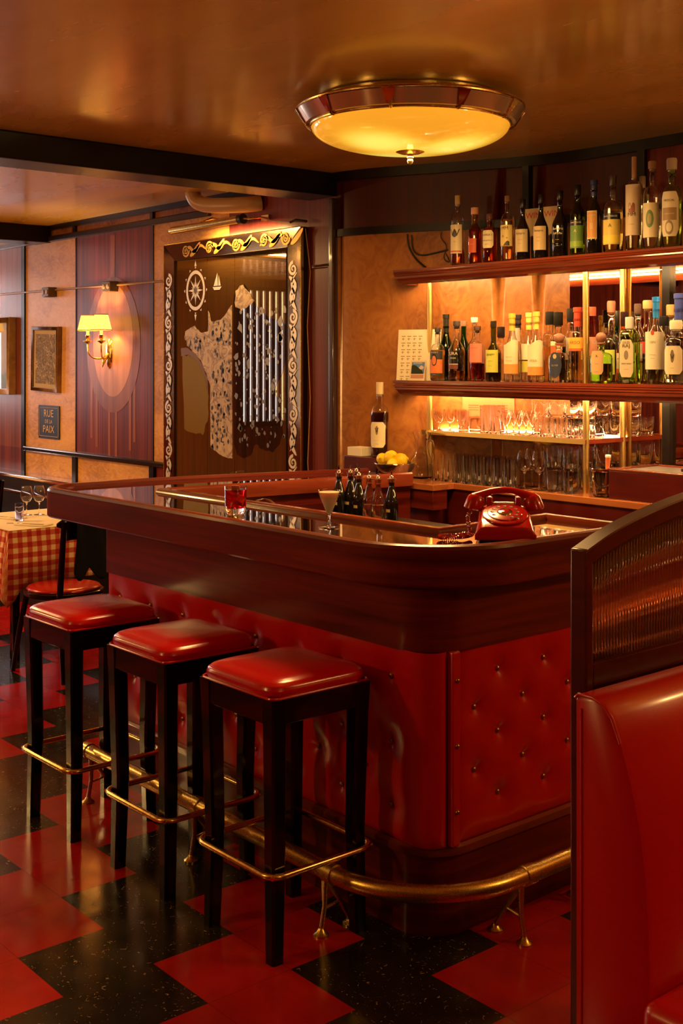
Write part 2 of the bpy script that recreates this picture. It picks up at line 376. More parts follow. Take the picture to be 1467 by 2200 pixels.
# trims
ntr = [0]
def trim(mb, mat, **k):
    ntr[0] += 1; return struct(mb, 'trim_%d' % ntr[0], mat, **k)
trim(MB().box(-12, -5.02, WB-.03, WB, CZ-.035, CZ), BLACK_TRIM)
trim(MB().box(-12, -6.19, WB-.028, WB, 2.60, 2.642), pm('dark_bronze_trim', (.05, .03, .025), .3, .6), bevel=.006)
for x in (-7.93, -6.865): trim(MB().box(x-.018, x+.018, WB-.02, WB, 2.642, CZ-.035), BLACK_TRIM)
trim(MB().box(-8.80, -8.745, WB-.014, WB, 0, 2.60), BLACK_TRIM)
trim(MB().box(-7.936, -7.924, WB-.004, WB, 1.05, 2.60), BLACK_TRIM)
trim(MB().box(-6.871, -6.859, WB-.004, WB, 1.05, 2.60), BLACK_TRIM)
trim(MB().box(-8.745, -6.64, WB-.03, WB, 1.012, 1.05), pm('dark_bronze_rail', (.05, .035, .03), .22, .7), bevel=.01)
for x in (-7.93, -6.865): trim(MB().box(x-.028, x+.028, WB-.02, WB, 0, 1.012), BLACK_TRIM)
# reddish panel frame between mirror and post
rf = MB(); rf.box(-5.19, -5.03, WB-.016, WB, 2.215, 2.235); rf.box(-5.05, -5.03, WB-.016, WB, 0, 2.235)
trim(rf, pm('bronze_bead', (.12, .06, .04), .3, .5), bevel=.004)
trim(MB().box(-5.02, -4.985, WB-.035, WB+.02, 0, 2.585), pm('chestnut_post', (.045, .018, .012), .25, coat=.5), bevel=.006)
# oval inlay of the mahogany panel: oval, surrounding ring and falling bars
def ell(cx, cz, a, b_, n=40, a0=0, a1=360): return [(cx+a*math.cos(math.radians(a0+(a1-a0)*k/n)), cz+b_*math.sin(math.radians(a0+(a1-a0)*k/n))) for k in range(n+1)]
inl = MB(); icx, icz = -7.40, 1.82
for k, (dx, zl) in enumerate([(-.30, 1.18), (-.225, 1.12), (-.05, .92+.14), (.045, .92+.14), (.235, 1.12), (.29, 1.18)]):
    inl.box(icx+dx-.016, icx+dx+.016, WB-.0012, WB, zl-.02, 1.62)
inl.box(icx-.03, icx+.03, WB-.0012, WB, 2.2, 2.58)
trim(inl, INLAY2)
trim(MB().wallprism(ell(icx, icz, .37, .47)[:-1], WB-.0016, WB), wood('inlay_ring', (.16, .05, .03), (.26, .09, .05), (70, 70, 2), .35, .25, .4, coat_r=.2))
trim(MB().wallprism(ell(icx, icz+.03, .275, .39)[:-1], WB-.0022, WB), INLAY)

# wall behind the bar: swings back from the post in a shallow curve
BP = [(-5.0, 4.20), (-4.93, 4.205), (-4.80, 4.235), (-4.66, 4.285), (-4.5, 4.355), (-4.34, 4.43), (-4.18, 4.505), (-4.02, 4.575), (-3.86, 4.62), (-3.66, 4.65), (-3.2, 4.65), (-2.6, 4.65), (0, 4.65), (3, 4.65)]
def smooth(pts, it=2):
    for _ in range(it):
        q = [pts[0]]
        for a, b in zip(pts, pts[1:]): q += [(a[0]*.75+b[0]*.25, a[1]*.75+b[1]*.25), (a[0]*.25+b[0]*.75, a[1]*.25+b[1]*.75)]
        pts = q+[pts[-1]]
    return pts
BPs = smooth(BP)
wb2 = MB()
wb2.sweep([(0, 0), (0, 2.40), (-.12, 2.40), (-.12, 0)], BPs, mi=0)
wb2.sweep([(0, 2.40), (0, CZ), (-.12, CZ), (-.12, 2.40)], BPs, mi=1)
struct(wb2, 'wall_bar', [BURL, wood('mahogany_upper', (.05, .008, .005), (.085, .008, .004), (70, 70, 1.5), .4, .05, .5, coat_r=.25, spec=.3)], angle=60)
def wall_y(x):
    for a, b in zip(BPs, BPs[1:]):
        if a[0] <= x <= b[0]: return a[1]+(b[1]-a[1])*(x-a[0])/(b[0]-a[0]+1e-9)
    return 4.65
trim(MB().sweep([(-.002, 2.375), (-.002, 2.415), (.016, 2.415), (.016, 2.375)], BPs), BLACK_TRIM, angle=60)
trim(MB().sweep([(-.002, CZ-.05), (-.002, CZ), (.03, CZ), (.03, CZ-.05)], BPs), BLACK_TRIM, angle=60)
trim(MB().box(-3.99, -3.95, 4.56, 4.60, 2.415, CZ-.05), BLACK_TRIM)
trim(MB().box(-3.35, -3.31, 4.62, 4.65, 2.415, CZ-.05), BLACK_TRIM)
trim(MB().box(-3.31, -2.6, 4.64, 4.65, 2.415, CZ-.05), RED_V)
# ceiling beams
bmd = MB(); bmd.box(-5.23, -4.99, -3, 4.2, 2.595, CZ)
trim(bmd, pm('dark_beam', (.006, .003, .002), .3, spec=.25), bevel=.008)
bl = MB(); bl.box(-8.56, -8.32, -3, 4.2, 2.595, CZ)
trim(bl, MATS['dark_beam'], bevel=.008)
trim(MB().box(-5.262, -5.23, -3, 4.17, 2.62, 2.65), pm('beam_bead', (.05, .03, .02), .25, .5))

# ================================================================== BAR COUNTER
OUT = [(-4.60, 4.06), (-4.865, 3.0), (-4.885, 2.37), (-2.41, 2.37), (-2.41, 3.335)]
outer = fillet(OUT, [0, 3.0, .19, .37, 0], 14)
inner = [(-4.27, 4.06), (-4.42, 2.735), (-2.775, 2.765), (-2.79, 3.335)]
bar = empty('bar_counter', (-3.6, 2.9, 0), 0, 'curved mahogany bar counter with black glass top and buttoned red leather front', 'bar counter')
bar_off = Vector((-3.6, 2.9, 0))
def bpart(mb, name, mat, parent=bar, **k):
    o = mb.build(name, mat, parent, **k)
    if parent is bar: o.location = -bar_off
    return o
BASE = [(-4.42, 3.98), (-4.394, 2.47), (-2.515, 2.47), (-2.515, 3.30)]
base_o = fillet(BASE, [0, .02, .14, 0], 10)
# base plinth
bpart(MB().prism(base_o+[(-2.86, 3.30), (-2.86, 2.80), (-4.34, 2.80), (-4.30, 3.98)], .0, .262), 'plinth', MAHOG_H)
bpart(MB().sweep([(0, .235), (.014, .24), (.014, .262), (0, .268)][::-1], base_o), 'plinth_molding', MAHOG_R)
# core body behind leather
bpart(MB().prism([(x, y) for x, y in fillet([(-4.40, 3.98), (-4.38, 2.485), (-2.53, 2.485), (-2.53, 3.29)], [0, .02, .13, 0], 8)]+[(-2.84, 3.29), (-2.84, 2.79), (-4.33, 2.79), (-4.28, 3.98)], .262, 1.05), 'carcass', MAHOG_D)
# apron
def apr(o0, o1): return [(o0, .842), (o1, .842), (o1, 1.05), (o0, 1.05)]
bpart(MB().sweep(apr(-.012, .012), base_o[1:]), 'apron', MAHOG_H, angle=50)
bpart(MB().sweep(apr(-.012, .010), [base_o[0], base_o[1]]), 'end_apron', MAHOG_H)
# thick mahogany edge rail
RP = [(-.03, 1.045), (-.004, 1.04), (0, 1.046), (0, 1.150), (-.005, 1.160), (-.016, 1.164), (-.034, 1.163), (-.042, 1.152), (-.042, 1.10), (-.03, 1.10)]
bpart(MB().sweep(RP, outer), 'edge_rail', MAHOG_H, angle=17)
# front rail seam lines are part of the wood; sub top
topo = [(x, y) for x, y in outer]
def inset_path(path, d):
    P = [Vector(p) for p in path]; out = []
    for i in range(len(P)):
        d1 = (P[i]-P[i-1]).normalized() if i > 0 else (P[1]-P[0]).normalized(); d2 = (P[i+1]-P[i]).normalized() if i < len(P)-1 else d1
        n1 = Vector((d1.y, -d1.x)); n2 = Vector((d2.y, -d2.x)); nn = n1+n2; nn = nn/max(nn.dot(n1), .25)
        out.append((P[i].x-nn.x*d, P[i].y-nn.y*d))
    return out
ins = inset_path(outer, .036)
GLOSS = pm('black_glossy_bar_top', (.010, .006, .005), .035, coat=1, coat_r=.02, spec=.8, bump=.03, bscale=14)
# polygon strips between outer inset and inner rail (kept as quads)
tp = MB(); NN = 60
def resample(path, n):
    P = [Vector(p) for p in path]; L = [0]
    for a, b in zip(P, P[1:]): L.append(L[-1]+(b-a).length)
    out = []
    for k in range(n+1):
        t = L[-1]*k/n
        for i in range(len(P)-1):
            if L[i] <= t+1e-9 <= L[i+1]+1e-6:
                w = (t-L[i])/max(L[i+1]-L[i], 1e-9); out.append(tuple(P[i].lerp(P[i+1], min(w, 1)))); break
    return out
poly = ins+inner[::-1]
tp.prism(poly, 1.105, 1.146)
bpart(tp, 'bar_top', GLOSS, angle=30)
IR = [(-.012, 1.10), (.022, 1.10), (.024, 1.146), (.022, 1.158), (.012, 1.165), (-.004, 1.163), (-.012, 1.152)]
inner_full = inner+[(-2.42, 3.322)]
innr = inner[:3]+[(-2.785, 3.30), (-2.43, 3.30)]
bpart(MB().sweep([(-o, z) for o, z in IR][::-1], inner[:3]+[(-2.785, 3.31), (-2.44, 3.305)]), 'inner_rail', MAHOG_R, angle=40)
# inner faces of the bar
ip = MB()
ip.sweep([(0, .0), (.018, .0), (.018, 1.10), (0, 1.10)], inner[:4])
bpart(ip, 'inner_panel', MAHOG_H)
# leather upholstery with buttons
def tufted(path, z0, z1, dimples, bulge, nu, nv, sstart=0):
    P = [Vector(p) for p in path]; L = [0]
    for a, b in zip(P, P[1:]): L.append(L[-1]+(b-a).length)
    def at(s):
        s = max(0, min(L[-1], s))
        for i in range(len(P)-1):
            if s <= L[i+1]+1e-9:
                w = (s-L[i])/(L[i+1]-L[i]+1e-12); d = (P[i+1]-P[i]).normalized(); return P[i].lerp(P[i+1], w), Vector((d.y, -d.x))
        return P[-1], Vector((d.y, -d.x))
    def fn(u, v):
        s = u*L[-1]; z = z0+v*(z1-z0); p, n = at(s)
        e = min(s, L[-1]-s, z-z0); d = bulge*(1-math.exp(-max(e, 0)/.02)) 
        for ds, dz in dimples:
            q = (ds-s)**2+(dz-z)**2
            if q < .03: d -= .008*math.exp(-q/(2*.013**2)) + .014*math.exp(-q/(2*.036**2))
        return (p.x+n.x*d, p.y+n.y*d, z)
    return MB().grid(fn, nu, nv), at, L[-1]
frontpath = [(x, y) for x, y in base_o[1:]]
# split the panel: front run + corner to Y=2.54, seam strip, right run
cut = [p for p in frontpath if p[1] < 2.60 or p[0] < -2.6]
fp = [(-4.394, 2.475)]+[p for p in fillet([(-4.394, 2.475), (-2.52, 2.475), (-2.52, 2.545)], [0, .069, 0], 8)][1:]
dims = []
bxs = []
for k in range(8):
    for z in (.75, .552, .36): bxs.append((-2.693-.231*k, z))
    for z in (.453, .652): bxs.append((-2.808-.231*k, z))
bxs = [b for b in bxs if b[0] > -4.35]
dims = [(x+4.394, z) for x, z in bxs]
mb, at_f, Lf = tufted(fp, .266, .845, dims, .012, 360, 90)
lf = bpart(mb, 'leather_front', LEATHER, angle=180)
bb = MB().sphere((0, 0, 0), .0085, 10, 1, .7, 1)
def buttons(at, dl, parent, z_off=0, depth=.004):
    first = None
    for s_, z_ in dl:
        p, n = at(s_); 
        if first is None: o = bb.build('button', BUTTON, parent); first = o
        else: o = first.copy(); COL.objects.link(o); o.parent = parent
        o.location = (p.x+n.x*depth, p.y+n.y*depth, z_); o.rotation_euler = (0, 0, math.atan2(n.x, -n.y))
buttons(at_f, dims, lf, depth=-.006)
fr = [(-2.52, 2.585), (-2.52, 3.29)]
dr = []
for k in range(4):
    y = 2.773+.215*k
    for z in (.757, .566, .377): dr.append((y-2.585, z))
for k in range(4):
    y = 2.668+.22*k
    for z in (.658, .468): dr.append((y-2.585, z))
dr = [d for d in dr if d[0] < .68]
mb, at_r, Lr = tufted(fr, .266, .845, dr, .012, 130, 100)
lr = bpart(mb, 'leather_side', LEATHER, angle=180)
buttons(at_r, dr, lr, depth=-.006)
st = bpart(MB().box(-2.524, -2.498, 2.547, 2.583, .268, .845), 'leather_strip', LEATHER, bevel=.006)
for z in (.76, .566, .371):
    o = bpart(MB().sphere((0,0,0), .008, 10), 'strip_button', BUTTON, st); o.location = (-2.497, 2.566, z)
# brass foot rail
FZ = .19
fpth = fillet([(-4.25, 2.285), (-2.36, 2.285), (-2.36, 3.45)], [0, .36, 0], 16)
frail = empty('foot_rail', (-3.3, 2.285, 0), 0, 'thick brass foot rail curving round the bottom of the bar', 'foot rail')
fo = Vector((-3.3, 2.285, 0))
def fpart(mb, name, mat, parent=frail, **k):
    o = mb.build(name, mat, parent, **k)
    if parent is frail: o.location = -fo
    return o
rr = [Vector((x, y, FZ)) for x, y in resample(fpth, 90)]
fpart(MB().tube(rr, .0265, 20), 'tube', BRASS_OLD)
def collar(p, d):
    p = Vector(p); d = Vector(d).normalized(); fpart(MB().tube([p-d*.022, p-d*.02, p+d*.02, p+d*.022], [.027, .0305, .0305, .027], 20), 'collar', BRASS_OLD)
for x in (-4.22, -3.45, -2.74): collar((x, 2.285, FZ), (1, 0, 0))
collar((-2.36, 2.72, FZ), (0, 1, 0))
def support(p, n):     # n: horizontal unit towards the bar
    p = Vector(p); n = Vector(n); m = MB()
    side = Vector((-n.y, n.x, 0))
    f1 = p-n*.015; f1.z = 0; f2 = p+n*.10; f2.z = 0
    top = Vector((p.x, p.y, FZ-.024))
    m.tube([top, top.lerp(f1, .5)+n*.006, f1+Vector((0,0,.012))], [.011, .007, .008], 10)
    m.tube([top, top.lerp(f2, .5)+Vector((0,0,.012)), f2+Vector((0,0,.012))], [.011, .007, .008], 10)
    m.tube([top.lerp(f1, .55), top.lerp(f2, .5)], .005, 8)
    for q in (f1, f2): m.lathe([(.024, 0), (.024, .005), (.014, .012), (.008, .022)], 16, q)
    fpart(m, 'support', BRASS_OLD)
for x in (-4.19, -3.47, -2.77): support((x, 2.285, 0), (0, 1, 0))
support((-2.36, 2.69, 0), (-1, 0, 0)); support((-2.36, 3.06, 0), (-1, 0, 0))

# ================================================================== STOOLS
def make_stool(label):
    t = empty('bar_stool', (0,0,0), 0, label, 'bar stool', 'black bar stools with red seats along the bar')
    h = .18
    def cushion(u, v):
        # u around, v from rim bottom (0) over the side to the top centre (1)
        a = 2*PI*u; ca, sa = math.cos(a), math.sin(a)
        n = 7; r = (abs(ca)**n+abs(sa)**n)**(-1/n)
        prof = [(1.0, .748), (1.03, .757), (1.035, .769), (1.01, .782), (.95, .791), (.84, .798), (.6, .803), (.3, .805), (0, .806)]
        q = v*(len(prof)-1); i = min(int(q), len(prof)-2); w = q-i
        s = prof[i][0]*(1-w)+prof[i+1][0]*w; z = prof[i][1]*(1-w)+prof[i+1][1]*w
        x, y = r*ca*s*h, r*sa*s*h
        return (x, y, z)
    m = MB().grid(cushion, 96, 24, closed_u=True); m.add([(-h*.98, -h*.98, .748), (h*.98, -h*.98, .748), (h*.98, h*.98, .748), (-h*.98, h*.98, .748)], [(0,3,2,1)])
    m.build('seat', LEATHER_S, t, angle=180)
    pp = [(h*1.005*sx, h*1.005*sy) for sx, sy in ((-1,-1), (1,-1), (1,1), (-1,1))]
    pf = fillet(pp, .022, 5, True)
    MB().tube([(x, y, .751) for x, y in pf], .0045, 8, True).build('piping', LEATHER_S, t)
    ap = MB()
    for a in range(4):
        s0 = len(ap.v); ap.box(-h+.02, h-.02, -h, -h+.02, .675, .748); ap.xf(Matrix.Rotation(a*PI/2, 4, 'Z'), s0)
    ap.build('apron', LACQUER, t, bevel=.003)
    for sx, sy in ((-1,-1), (1,-1), (1,1), (-1,1)):
        lg = MB(); o = h-.026
        def sec(cx, cy, z, w, ch):
            return [(cx-w, cy-w+ch, z), (cx-w+ch, cy-w, z), (cx+w-ch, cy-w, z), (cx+w, cy-w+ch, z), (cx+w, cy+w-ch, z), (cx+w-ch, cy+w, z), (cx-w+ch, cy+w, z), (cx-w, cy+w-ch, z)]
        secs = [(o+.004, .748, .027, .004), (o+.002, .66, .026, .006), (o-.004, .30, .024, .007), (o+.002, 0, .021, .007)]
        vs = []; 
        for q, z, w, ch in secs: vs += sec(sx*q, sy*q, z, w, ch)
        fs = [tuple(reversed(range(8))), tuple(range(24, 32))]
        for i in range(3):
            for k in range(8): k2 = (k+1) % 8; fs.append((i*8+k, i*8+k2, i*8+8+k2, i*8+8+k))
        lg.add(vs, fs); lg.build('leg', LACQUER, t)
    g = h+.012
    ring = fillet([(-g, -g), (g, -g), (g, g), (-g, g)], .045, 6, True)
    rg = MB().tube([(x, y, .255) for x, y in ring], .0095, 12, True).build('foot_ring', BRASS, t)
    for sx, sy in ((-1,-1), (1,-1), (1,1), (-1,1)):
        c = Vector((sx*(g-.012), sy*(g-.012), .255)); MB().tube([c, c+Vector((sx, sy, 0)).normalized()*.012], .006, 8).build('ring_screw', BRASS, rg)
    return t
st3 = make_stool('black bar stool with red seat beside the rounded corner of the bar'); st3.location = (-2.885, 2.222, 0)
copy_tree(st3, loc=(-3.437, 2.215, 0), label='middle one of the three red-seated black bar stools')
copy_tree(st3, loc=(-4.045, 2.205, 0), label='black bar stool with red seat beside the checked dining table').rotation_euler.z = .01

# ================================================================== BOOTH
PX = -1.634
bd = empty('booth_divider', (PX, 2.06, 0), 0, 'mahogany booth divider with curved top rail and reeded glass', 'booth divider')
def dpart(mb, name, mat, parent=bd, **k):
    o = mb.build(name, mat, parent, **k)
    if parent is bd: o.location = (-PX, -2.06, 0)
    return o
DEND = 2.95
tops = [(2.046, 1.300), (2.14, 1.334), (2.26, 1.362), (2.41, 1.387), (2.60, 1.410), (2.80, 1.425), (DEND, 1.432)]
dpart(MB().box(PX-.022, PX+.022, 2.045, 2.070, 0, 1.303), 'post', MAHOG_D, bevel=.005)
dpart(MB().box(PX-.022, PX+.022, DEND-.05, DEND, 0, 1.40), 'post', MAHOG_D, bevel=.005)
rl = MB()
prof = [(-.0225, -.034), (-.0225, -.003), (-.020, .0), (.020, .0), (.0225, -.003), (.0225, -.034)]
vs = []; fs = []
T = smooth(tops, 2)
for y, z in T:
    for dx, dz in prof: vs.append((PX+dx, y, z+dz))
n6 = len(prof)
for i in range(len(T)-1):
    for k in range(n6): k2 = (k+1) % n6; fs.append((i*n6+k, i*n6+k2, (i+1)*n6+k2, (i+1)*n6+k))
fs += [tuple(range(n6)), tuple(reversed([(len(T)-1)*n6+k for k in range(n6)]))]
dpart(MB().add(vs, fs), 'top_rail', MAHOG_D, angle=17)
dpart(MB().box(PX-.020, PX+.020, 2.070, DEND-.05, 1.005, 1.058), 'bottom_rail', MAHOG_D, bevel=.004)
dpart(MB().box(PX-.012, PX+.012, 2.070, DEND-.05, .02, 1.005), 'lower_panel', MAHOG_D)
# reeded glass: vertical half-round ribs on a thin sheet, both faces one mesh
rg = MB()
def ztop(y):
    for a, b in zip(T, T[1:]):
        if a[0] <= y <= b[0]: return a[1]+(b[1]-a[1])*(y-a[0])/(b[0]-a[0])-.034
    return T[-1][1]-.034
pitch = .0106; y = 2.085; vs = []; NY = int((DEND-.05-2.070)/pitch)
cols = []
for k in range(NY):
    for q in range(6):
        yy = 2.070+pitch*(k+q/6); b = .0045*math.sin(PI*q/6); cols.append((yy, b))
cols.append((2.070+pitch*NY, 0))
for yy, b in cols:
    zt = ztop(yy); vs += [(PX+.003+b, yy, 1.05), (PX+.003+b, yy, zt), (PX-.003, yy, 1.05), (PX-.003, yy, zt)]
fs = []
for i in range(len(cols)-1):
    a = i*4; c = a+4; fs += [(a, c, c+1, a+1), (a+2, a+3, c+3, c+2), (a, a+2, c+2, c), (a+1, c+1, c+3, a+3)]
fs += [(0, 1, 3, 2), ((len(cols)-1)*4, (len(cols)-1)*4+2, (len(cols)-1)*4+3, (len(cols)-1)*4+1)]
rg.add(vs, fs)
dpart(rg, 'reeded_glass', pm('amber_reeded_glass', (.50, .18, .09), .06, trans=.88), angle=180)
# upholstered bench
bn = empty('booth_bench', (-1.5, 2.5, 0), 0, 'red leather booth bench against the reeded glass divider', 'booth bench')
def npart(mb, name, mat, parent=bn, **k):
    o = mb.build(name, mat, parent, **k)
    if parent is bn: o.location = (1.5, -2.5, 0)
    return o
bx0 = PX+.026
prof = [(0, .08), (0, 1.00), (.008, 1.008), (.045, 1.008), (.075, .998), (.095, .975), (.115, .93), (.138, .86), (.158, .78), (.172, .70), (.180, .60), (.184, .50), (.186, .40), (.186, .08)]
bk = MB(); yl = [2.005, 2.008, 2.02, 2.2, 2.5, 2.8, 2.92, 2.932, 2.935]; inn = [.008, .003, 0, 0, 0, 0, 0, .003, .008]
vs = []; fs = []; np_ = len(prof)
cxp, czp = .08, .5
for y, d in zip(yl, inn):
    for x, z in prof:
        vs.append((bx0+x+(-d if x > .05 else d*.3), y, z-(d if z > .9 else 0)))
for i in range(len(yl)-1):
    for k in range(np_): k2 = (k+1) % np_; fs.append((i*np_+k, i*np_+k2, (i+1)*np_+k2, (i+1)*np_+k))
fs += [tuple(range(np_)), tuple(reversed([(len(yl)-1)*np_+k for k in range(np_)]))]
npart(MB().add(vs, fs), 'backrest', LEATHER, angle=40)
npart(MB().tube([(bx0+x*.995, 2.004, z) for x, z in prof[1:7]], .0035, 8), 'piping', LEATHER_S)
npart(MB().tube([(bx0+.016, 2.003, z) for z in (.1, .5, .98)], .0018, 6), 'stitched_seam', LEATHER_S)
sm = MB().box(bx0+.186, bx0+.80, 1.962, 2.935, .30, .455)
npart(sm, 'seat_cushion', LEATHER, bevel=.03, seg=4)
npart(MB().box(bx0+.186, bx0+.76, 2.00, 2.93, .0, .30), 'seat_base', MAHOG_D)

# ================================================================== CEILING LAMP
def ceiling_lamp(loc, label):
    t = empty('ceiling_lamp', loc, 0, label, 'ceiling lamp', None)
    R0 = .437; z = 0
    # outer bronze glass ring, sloping in from the wide top rim to the bowl's rim
    MB().lathe([(R0, -.006), (.405, -.052), (.388, -.058), (.388, -.062), (.408, -.058), (R0+.004, -.008)], 72, cap=False).build('ring_glass', pm('bronze_mirror_band', (.62, .47, .32), .2, .55, coat=.5), t, angle=20)
    MB().tube([(R0*math.cos(a), R0*math.sin(a), 0) for a in [2*PI*k/96 for k in range(96)]], .0075, 10, True).build('top_rim', BRASS, t)
    MB().tube([(.388*math.cos(a), .388*math.sin(a), -.062) for a in [2*PI*k/96 for k in range(96)]], .0065, 10, True).build('bowl_rim', BRASS, t)
    MB().lathe([(.36, .002), (.36, .036), (.0, .036)], 48).build('canopy', BRASS, t)
    MB().lathe([(R0-.005, 0), (.36, .012), (.36, .002), (R0-.01, -.008)], 72, cap=False).build('top_plate', CHROME, t)
    for k in range(10):
        a = 2*PI*k/10+.95
        m = MB(); s0 = 0
        m.add([(R0+.006, -.026, -.002), (R0+.006, .026, -.002), (.404, .012, -.056), (.404, -.012, -.056), (R0+.012, -.026, -.006), (R0+.012, .026, -.006), (.412, .012, -.060), (.412, -.012, -.060)],
              [(0,1,2,3), (7,6,5,4), (0,4,5,1), (1,5,6,2), (2,6,7,3), (3,7,4,0)])
        m.tube([(.408, 0, -.060), (.396, 0, -.066), (.388, 0, -.066)], .006, 8)
        m.xf(Matrix.Rotation(a, 4, 'Z')); m.build('bracket', BRASS if k % 2 else pm('bracket_bronze', (.35, .16, .08), .2, 1), t, bevel=.002)
    # glass bowl: lit from inside
    prof = [(.385*math.sin(t_), -.062-.098*(1-0)*math.cos(t_)) for t_ in [PI/2*(1-k/16) for k in range(17)]]
    prof = [(.385*math.cos(k/16*PI/2), -.062-.100*math.sin(k/16*PI/2)**.9) for k in range(17)]
    prof[-1] = (0.0005, prof[-1][1])
    m, N, L, b = new_mat('glowing_amber_bowl')
    tc = N.new('ShaderNodeTexCoord'); sep = N.new('ShaderNodeSeparateXYZ')
    b.inputs['Base Color'].default_value = (.6, .4, .10, 1); b.inputs['Roughness'].default_value = .12; b.inputs['Coat Weight'].default_value = .5
    # bright spots of three bulbs painted into the glass's own glow
    acc = None
    for k in range(3):
        bx, by = .17*math.cos(2*PI*k/3+.6), .17*math.sin(2*PI*k/3+.6)
        d = N.new('ShaderNodeVectorMath'); d.operation = 'DISTANCE'; L.new(tc.outputs['Object'], d.inputs[0]); d.inputs[1].default_value = (bx, by, -.13)
        mr = N.new('ShaderNodeMapRange'); mr.interpolation_type = 'SMOOTHERSTEP'; mr.inputs['From Min'].default_value = .02; mr.inputs['From Max'].default_value = .22; mr.inputs['To Min'].default_value = 1; mr.inputs['To Max'].default_value = 0
        L.new(d.outputs['Value'], mr.inputs['Value'])
        if acc is None: acc = mr.outputs['Result']
        else:
            a_ = N.new('ShaderNodeMath'); a_.operation = 'ADD'; L.new(acc, a_.inputs[0]); L.new(mr.outputs['Result'], a_.inputs[1]); acc = a_.outputs[0]
    cr = ramp(N, [(0, (.50, .20, .010)), (.35, (.62, .34, .025)), (1, (.70, .56, .09))]); L.new(acc, cr.inputs['Fac'])
    L.new(cr.outputs['Color'], b.inputs['Emission Color']); b.inputs['Emission Strength'].default_value = 1.15
    MB().lathe(prof, 64, cap=False).build('glass_bowl', m, t, angle=80)
    MB().lathe([(.003, -.150), (.052, -.158), (.056, -.162), (.040, -.168), (.014, -.172), (.010, -.178), (.013, -.184), (.009, -.190), (.012, -.197), (.009, -.206), (.0005, -.212)], 24).build('finial', BRASS, t)
    return t
ceiling_lamp(LAMP, 'round ceiling lamp with glowing amber glass bowl and bronze ring')
# ================================================================== BACK BAR
top_z, mid_z, gl_z, ct_z = 2.172, 1.607, 1.352, 1.11
FY = 4.20
def shelf(name, label, z, x0, x1, fy, th, mat, reeds=True, led=True):
    t = empty(name, (-3.6, 4.4, 0), 0, label, 'shelf')
    off = (3.6, -4.4, 0)
    # moulded front: stepped horizontal reeds, mitred return at the left end
    pr = [(-.02, z-.005), (0.0, z-.002), (.0, z-.012), (-.004, z-.015), (.0, z-.020), (-.004, z-.026), (-.003, z-.032), (-.008, z-.036), (-.008, z-.046), (-.016, z-.052), (-.022, z-.066), (-.036, z-.076), (-.045, z-.076), (-.045, z-.005)]
    path = [(x0, wall_y(x0)-.002), (x0, fy), (x1, fy)]
    o = MB().sweep(pr, path).build('moulding', MAHOG_R, t, angle=30); o.location = off
    bpth = [p for p in BPs if x0+.04 < p[0] < x1]
    poly = [(x0+.03, fy+.03), (x1, fy+.03), (x1, wall_y(x1)-.003)]+[(p[0], p[1]-.003) for p in bpth[::-1]]+[(x0+.03, wall_y(x0+.03)-.003)]
    o = MB().prism(poly, z-.028, z).build('board', MAHOG_R, t); o.location = off
    if led:
        o = MB().box(x0+.10, x1-.05, fy+.048, fy+.056, z-.040, z-.032).build('led_strip', LED, t); o.location = off
        if led == 2:
            o = MB().box(-3.94, x1-.05, 4.60, 4.606, z-.036, z-.030).build('led_strip', LED, t); o.location = off
            o = MB().sweep([(.02, z-.036), (.026, z-.036), (.026, z-.030), (.02, z-.030)], [p for p in BPs if -4.42 < p[0] < -3.96]).build('led_strip', LED, t); o.location = off
    return t
shelf('top_shelf', 'long moulded mahogany shelf carrying the top row of bottles', top_z, -4.545, -2.35, FY, .075, MAHOG_R)
shelf('bottle_shelf', 'moulded mahogany shelf under the crowded middle row of bottles', mid_z, -4.545, -2.35, FY, .055, MAHOG_R, led=2)
# lower glass shelf, thin board ending at the brass pole
t = empty('glassware_shelf', (-3.9, 4.4, gl_z), 0, 'short thin wooden shelf holding stemmed glasses and tumblers', 'shelf')
X0g, X1g = -4.46, -3.415
poly = [(X0g, 4.325), (X1g, 4.325), (X1g, 4.646)]+[(p[0], p[1]-.003) for p in BPs[::-1] if X0g < p[0] < X1g]+[(X0g, wall_y(X0g)-.003)]
o = MB().prism(poly, gl_z-.02, gl_z).build('board', MAHOG_R, t); o.location = (3.9, -4.4, -gl_z)
o = MB().sweep([(.008, gl_z+.0005), (.014, gl_z+.0005), (.014, gl_z+.0045), (.008, gl_z+.0045)], [p for p in BPs if X0g+.03 < p[0] < -3.66]+[(X1g-.01, 4.642)]).build('led_strip', LED, t); o.location = (3.9, -4.4, -gl_z)  # extra strip added to make the glass bases glow
o = MB().box(X0g, X1g+.002, 4.321, 4.325, gl_z-.021, gl_z+.001).build('edge_strip', BRASS_PAINT, t); o.location = (3.9, -4.4, -gl_z)
# brass poles
def pole(x, y, z0, z1, label):
    t = empty('brass_pole', (x, y, z0), 0, label, 'pole')
    h = z1-z0
    MB().lathe([(.0145, 0), (.0145, h)], 20).build('tube', BRASS_PAINT, t)
    MB().tube([(0, -.014, gl_z-z0-.008), (0, -.021, gl_z-z0-.008)], .007, 10).build('set_screw', BRASS, t)
pole(-4.413, 4.335, ct_z, top_z-.03, 'thin brass pole by the left end of the back bar shelves')
pole(-3.426, 4.345, ct_z, top_z-.03, 'brass pole in front of the mirror at the glass shelf corner')
pole(-3.426, 4.615, ct_z, top_z-.03, 'brass pole close to the mirror glass behind the shelf corner')
pole(-2.72, 4.345, ct_z, top_z-.03, 'brass pole near the far end of the back bar shelves')
tag(MB().box(-3.21, -3.17, 4.612, 4.645, ct_z, top_z-.03).build('mirror_joint_strip', BLACK_TRIM), 'black upright strip over the joint in the back bar mirror', 'trim strip')
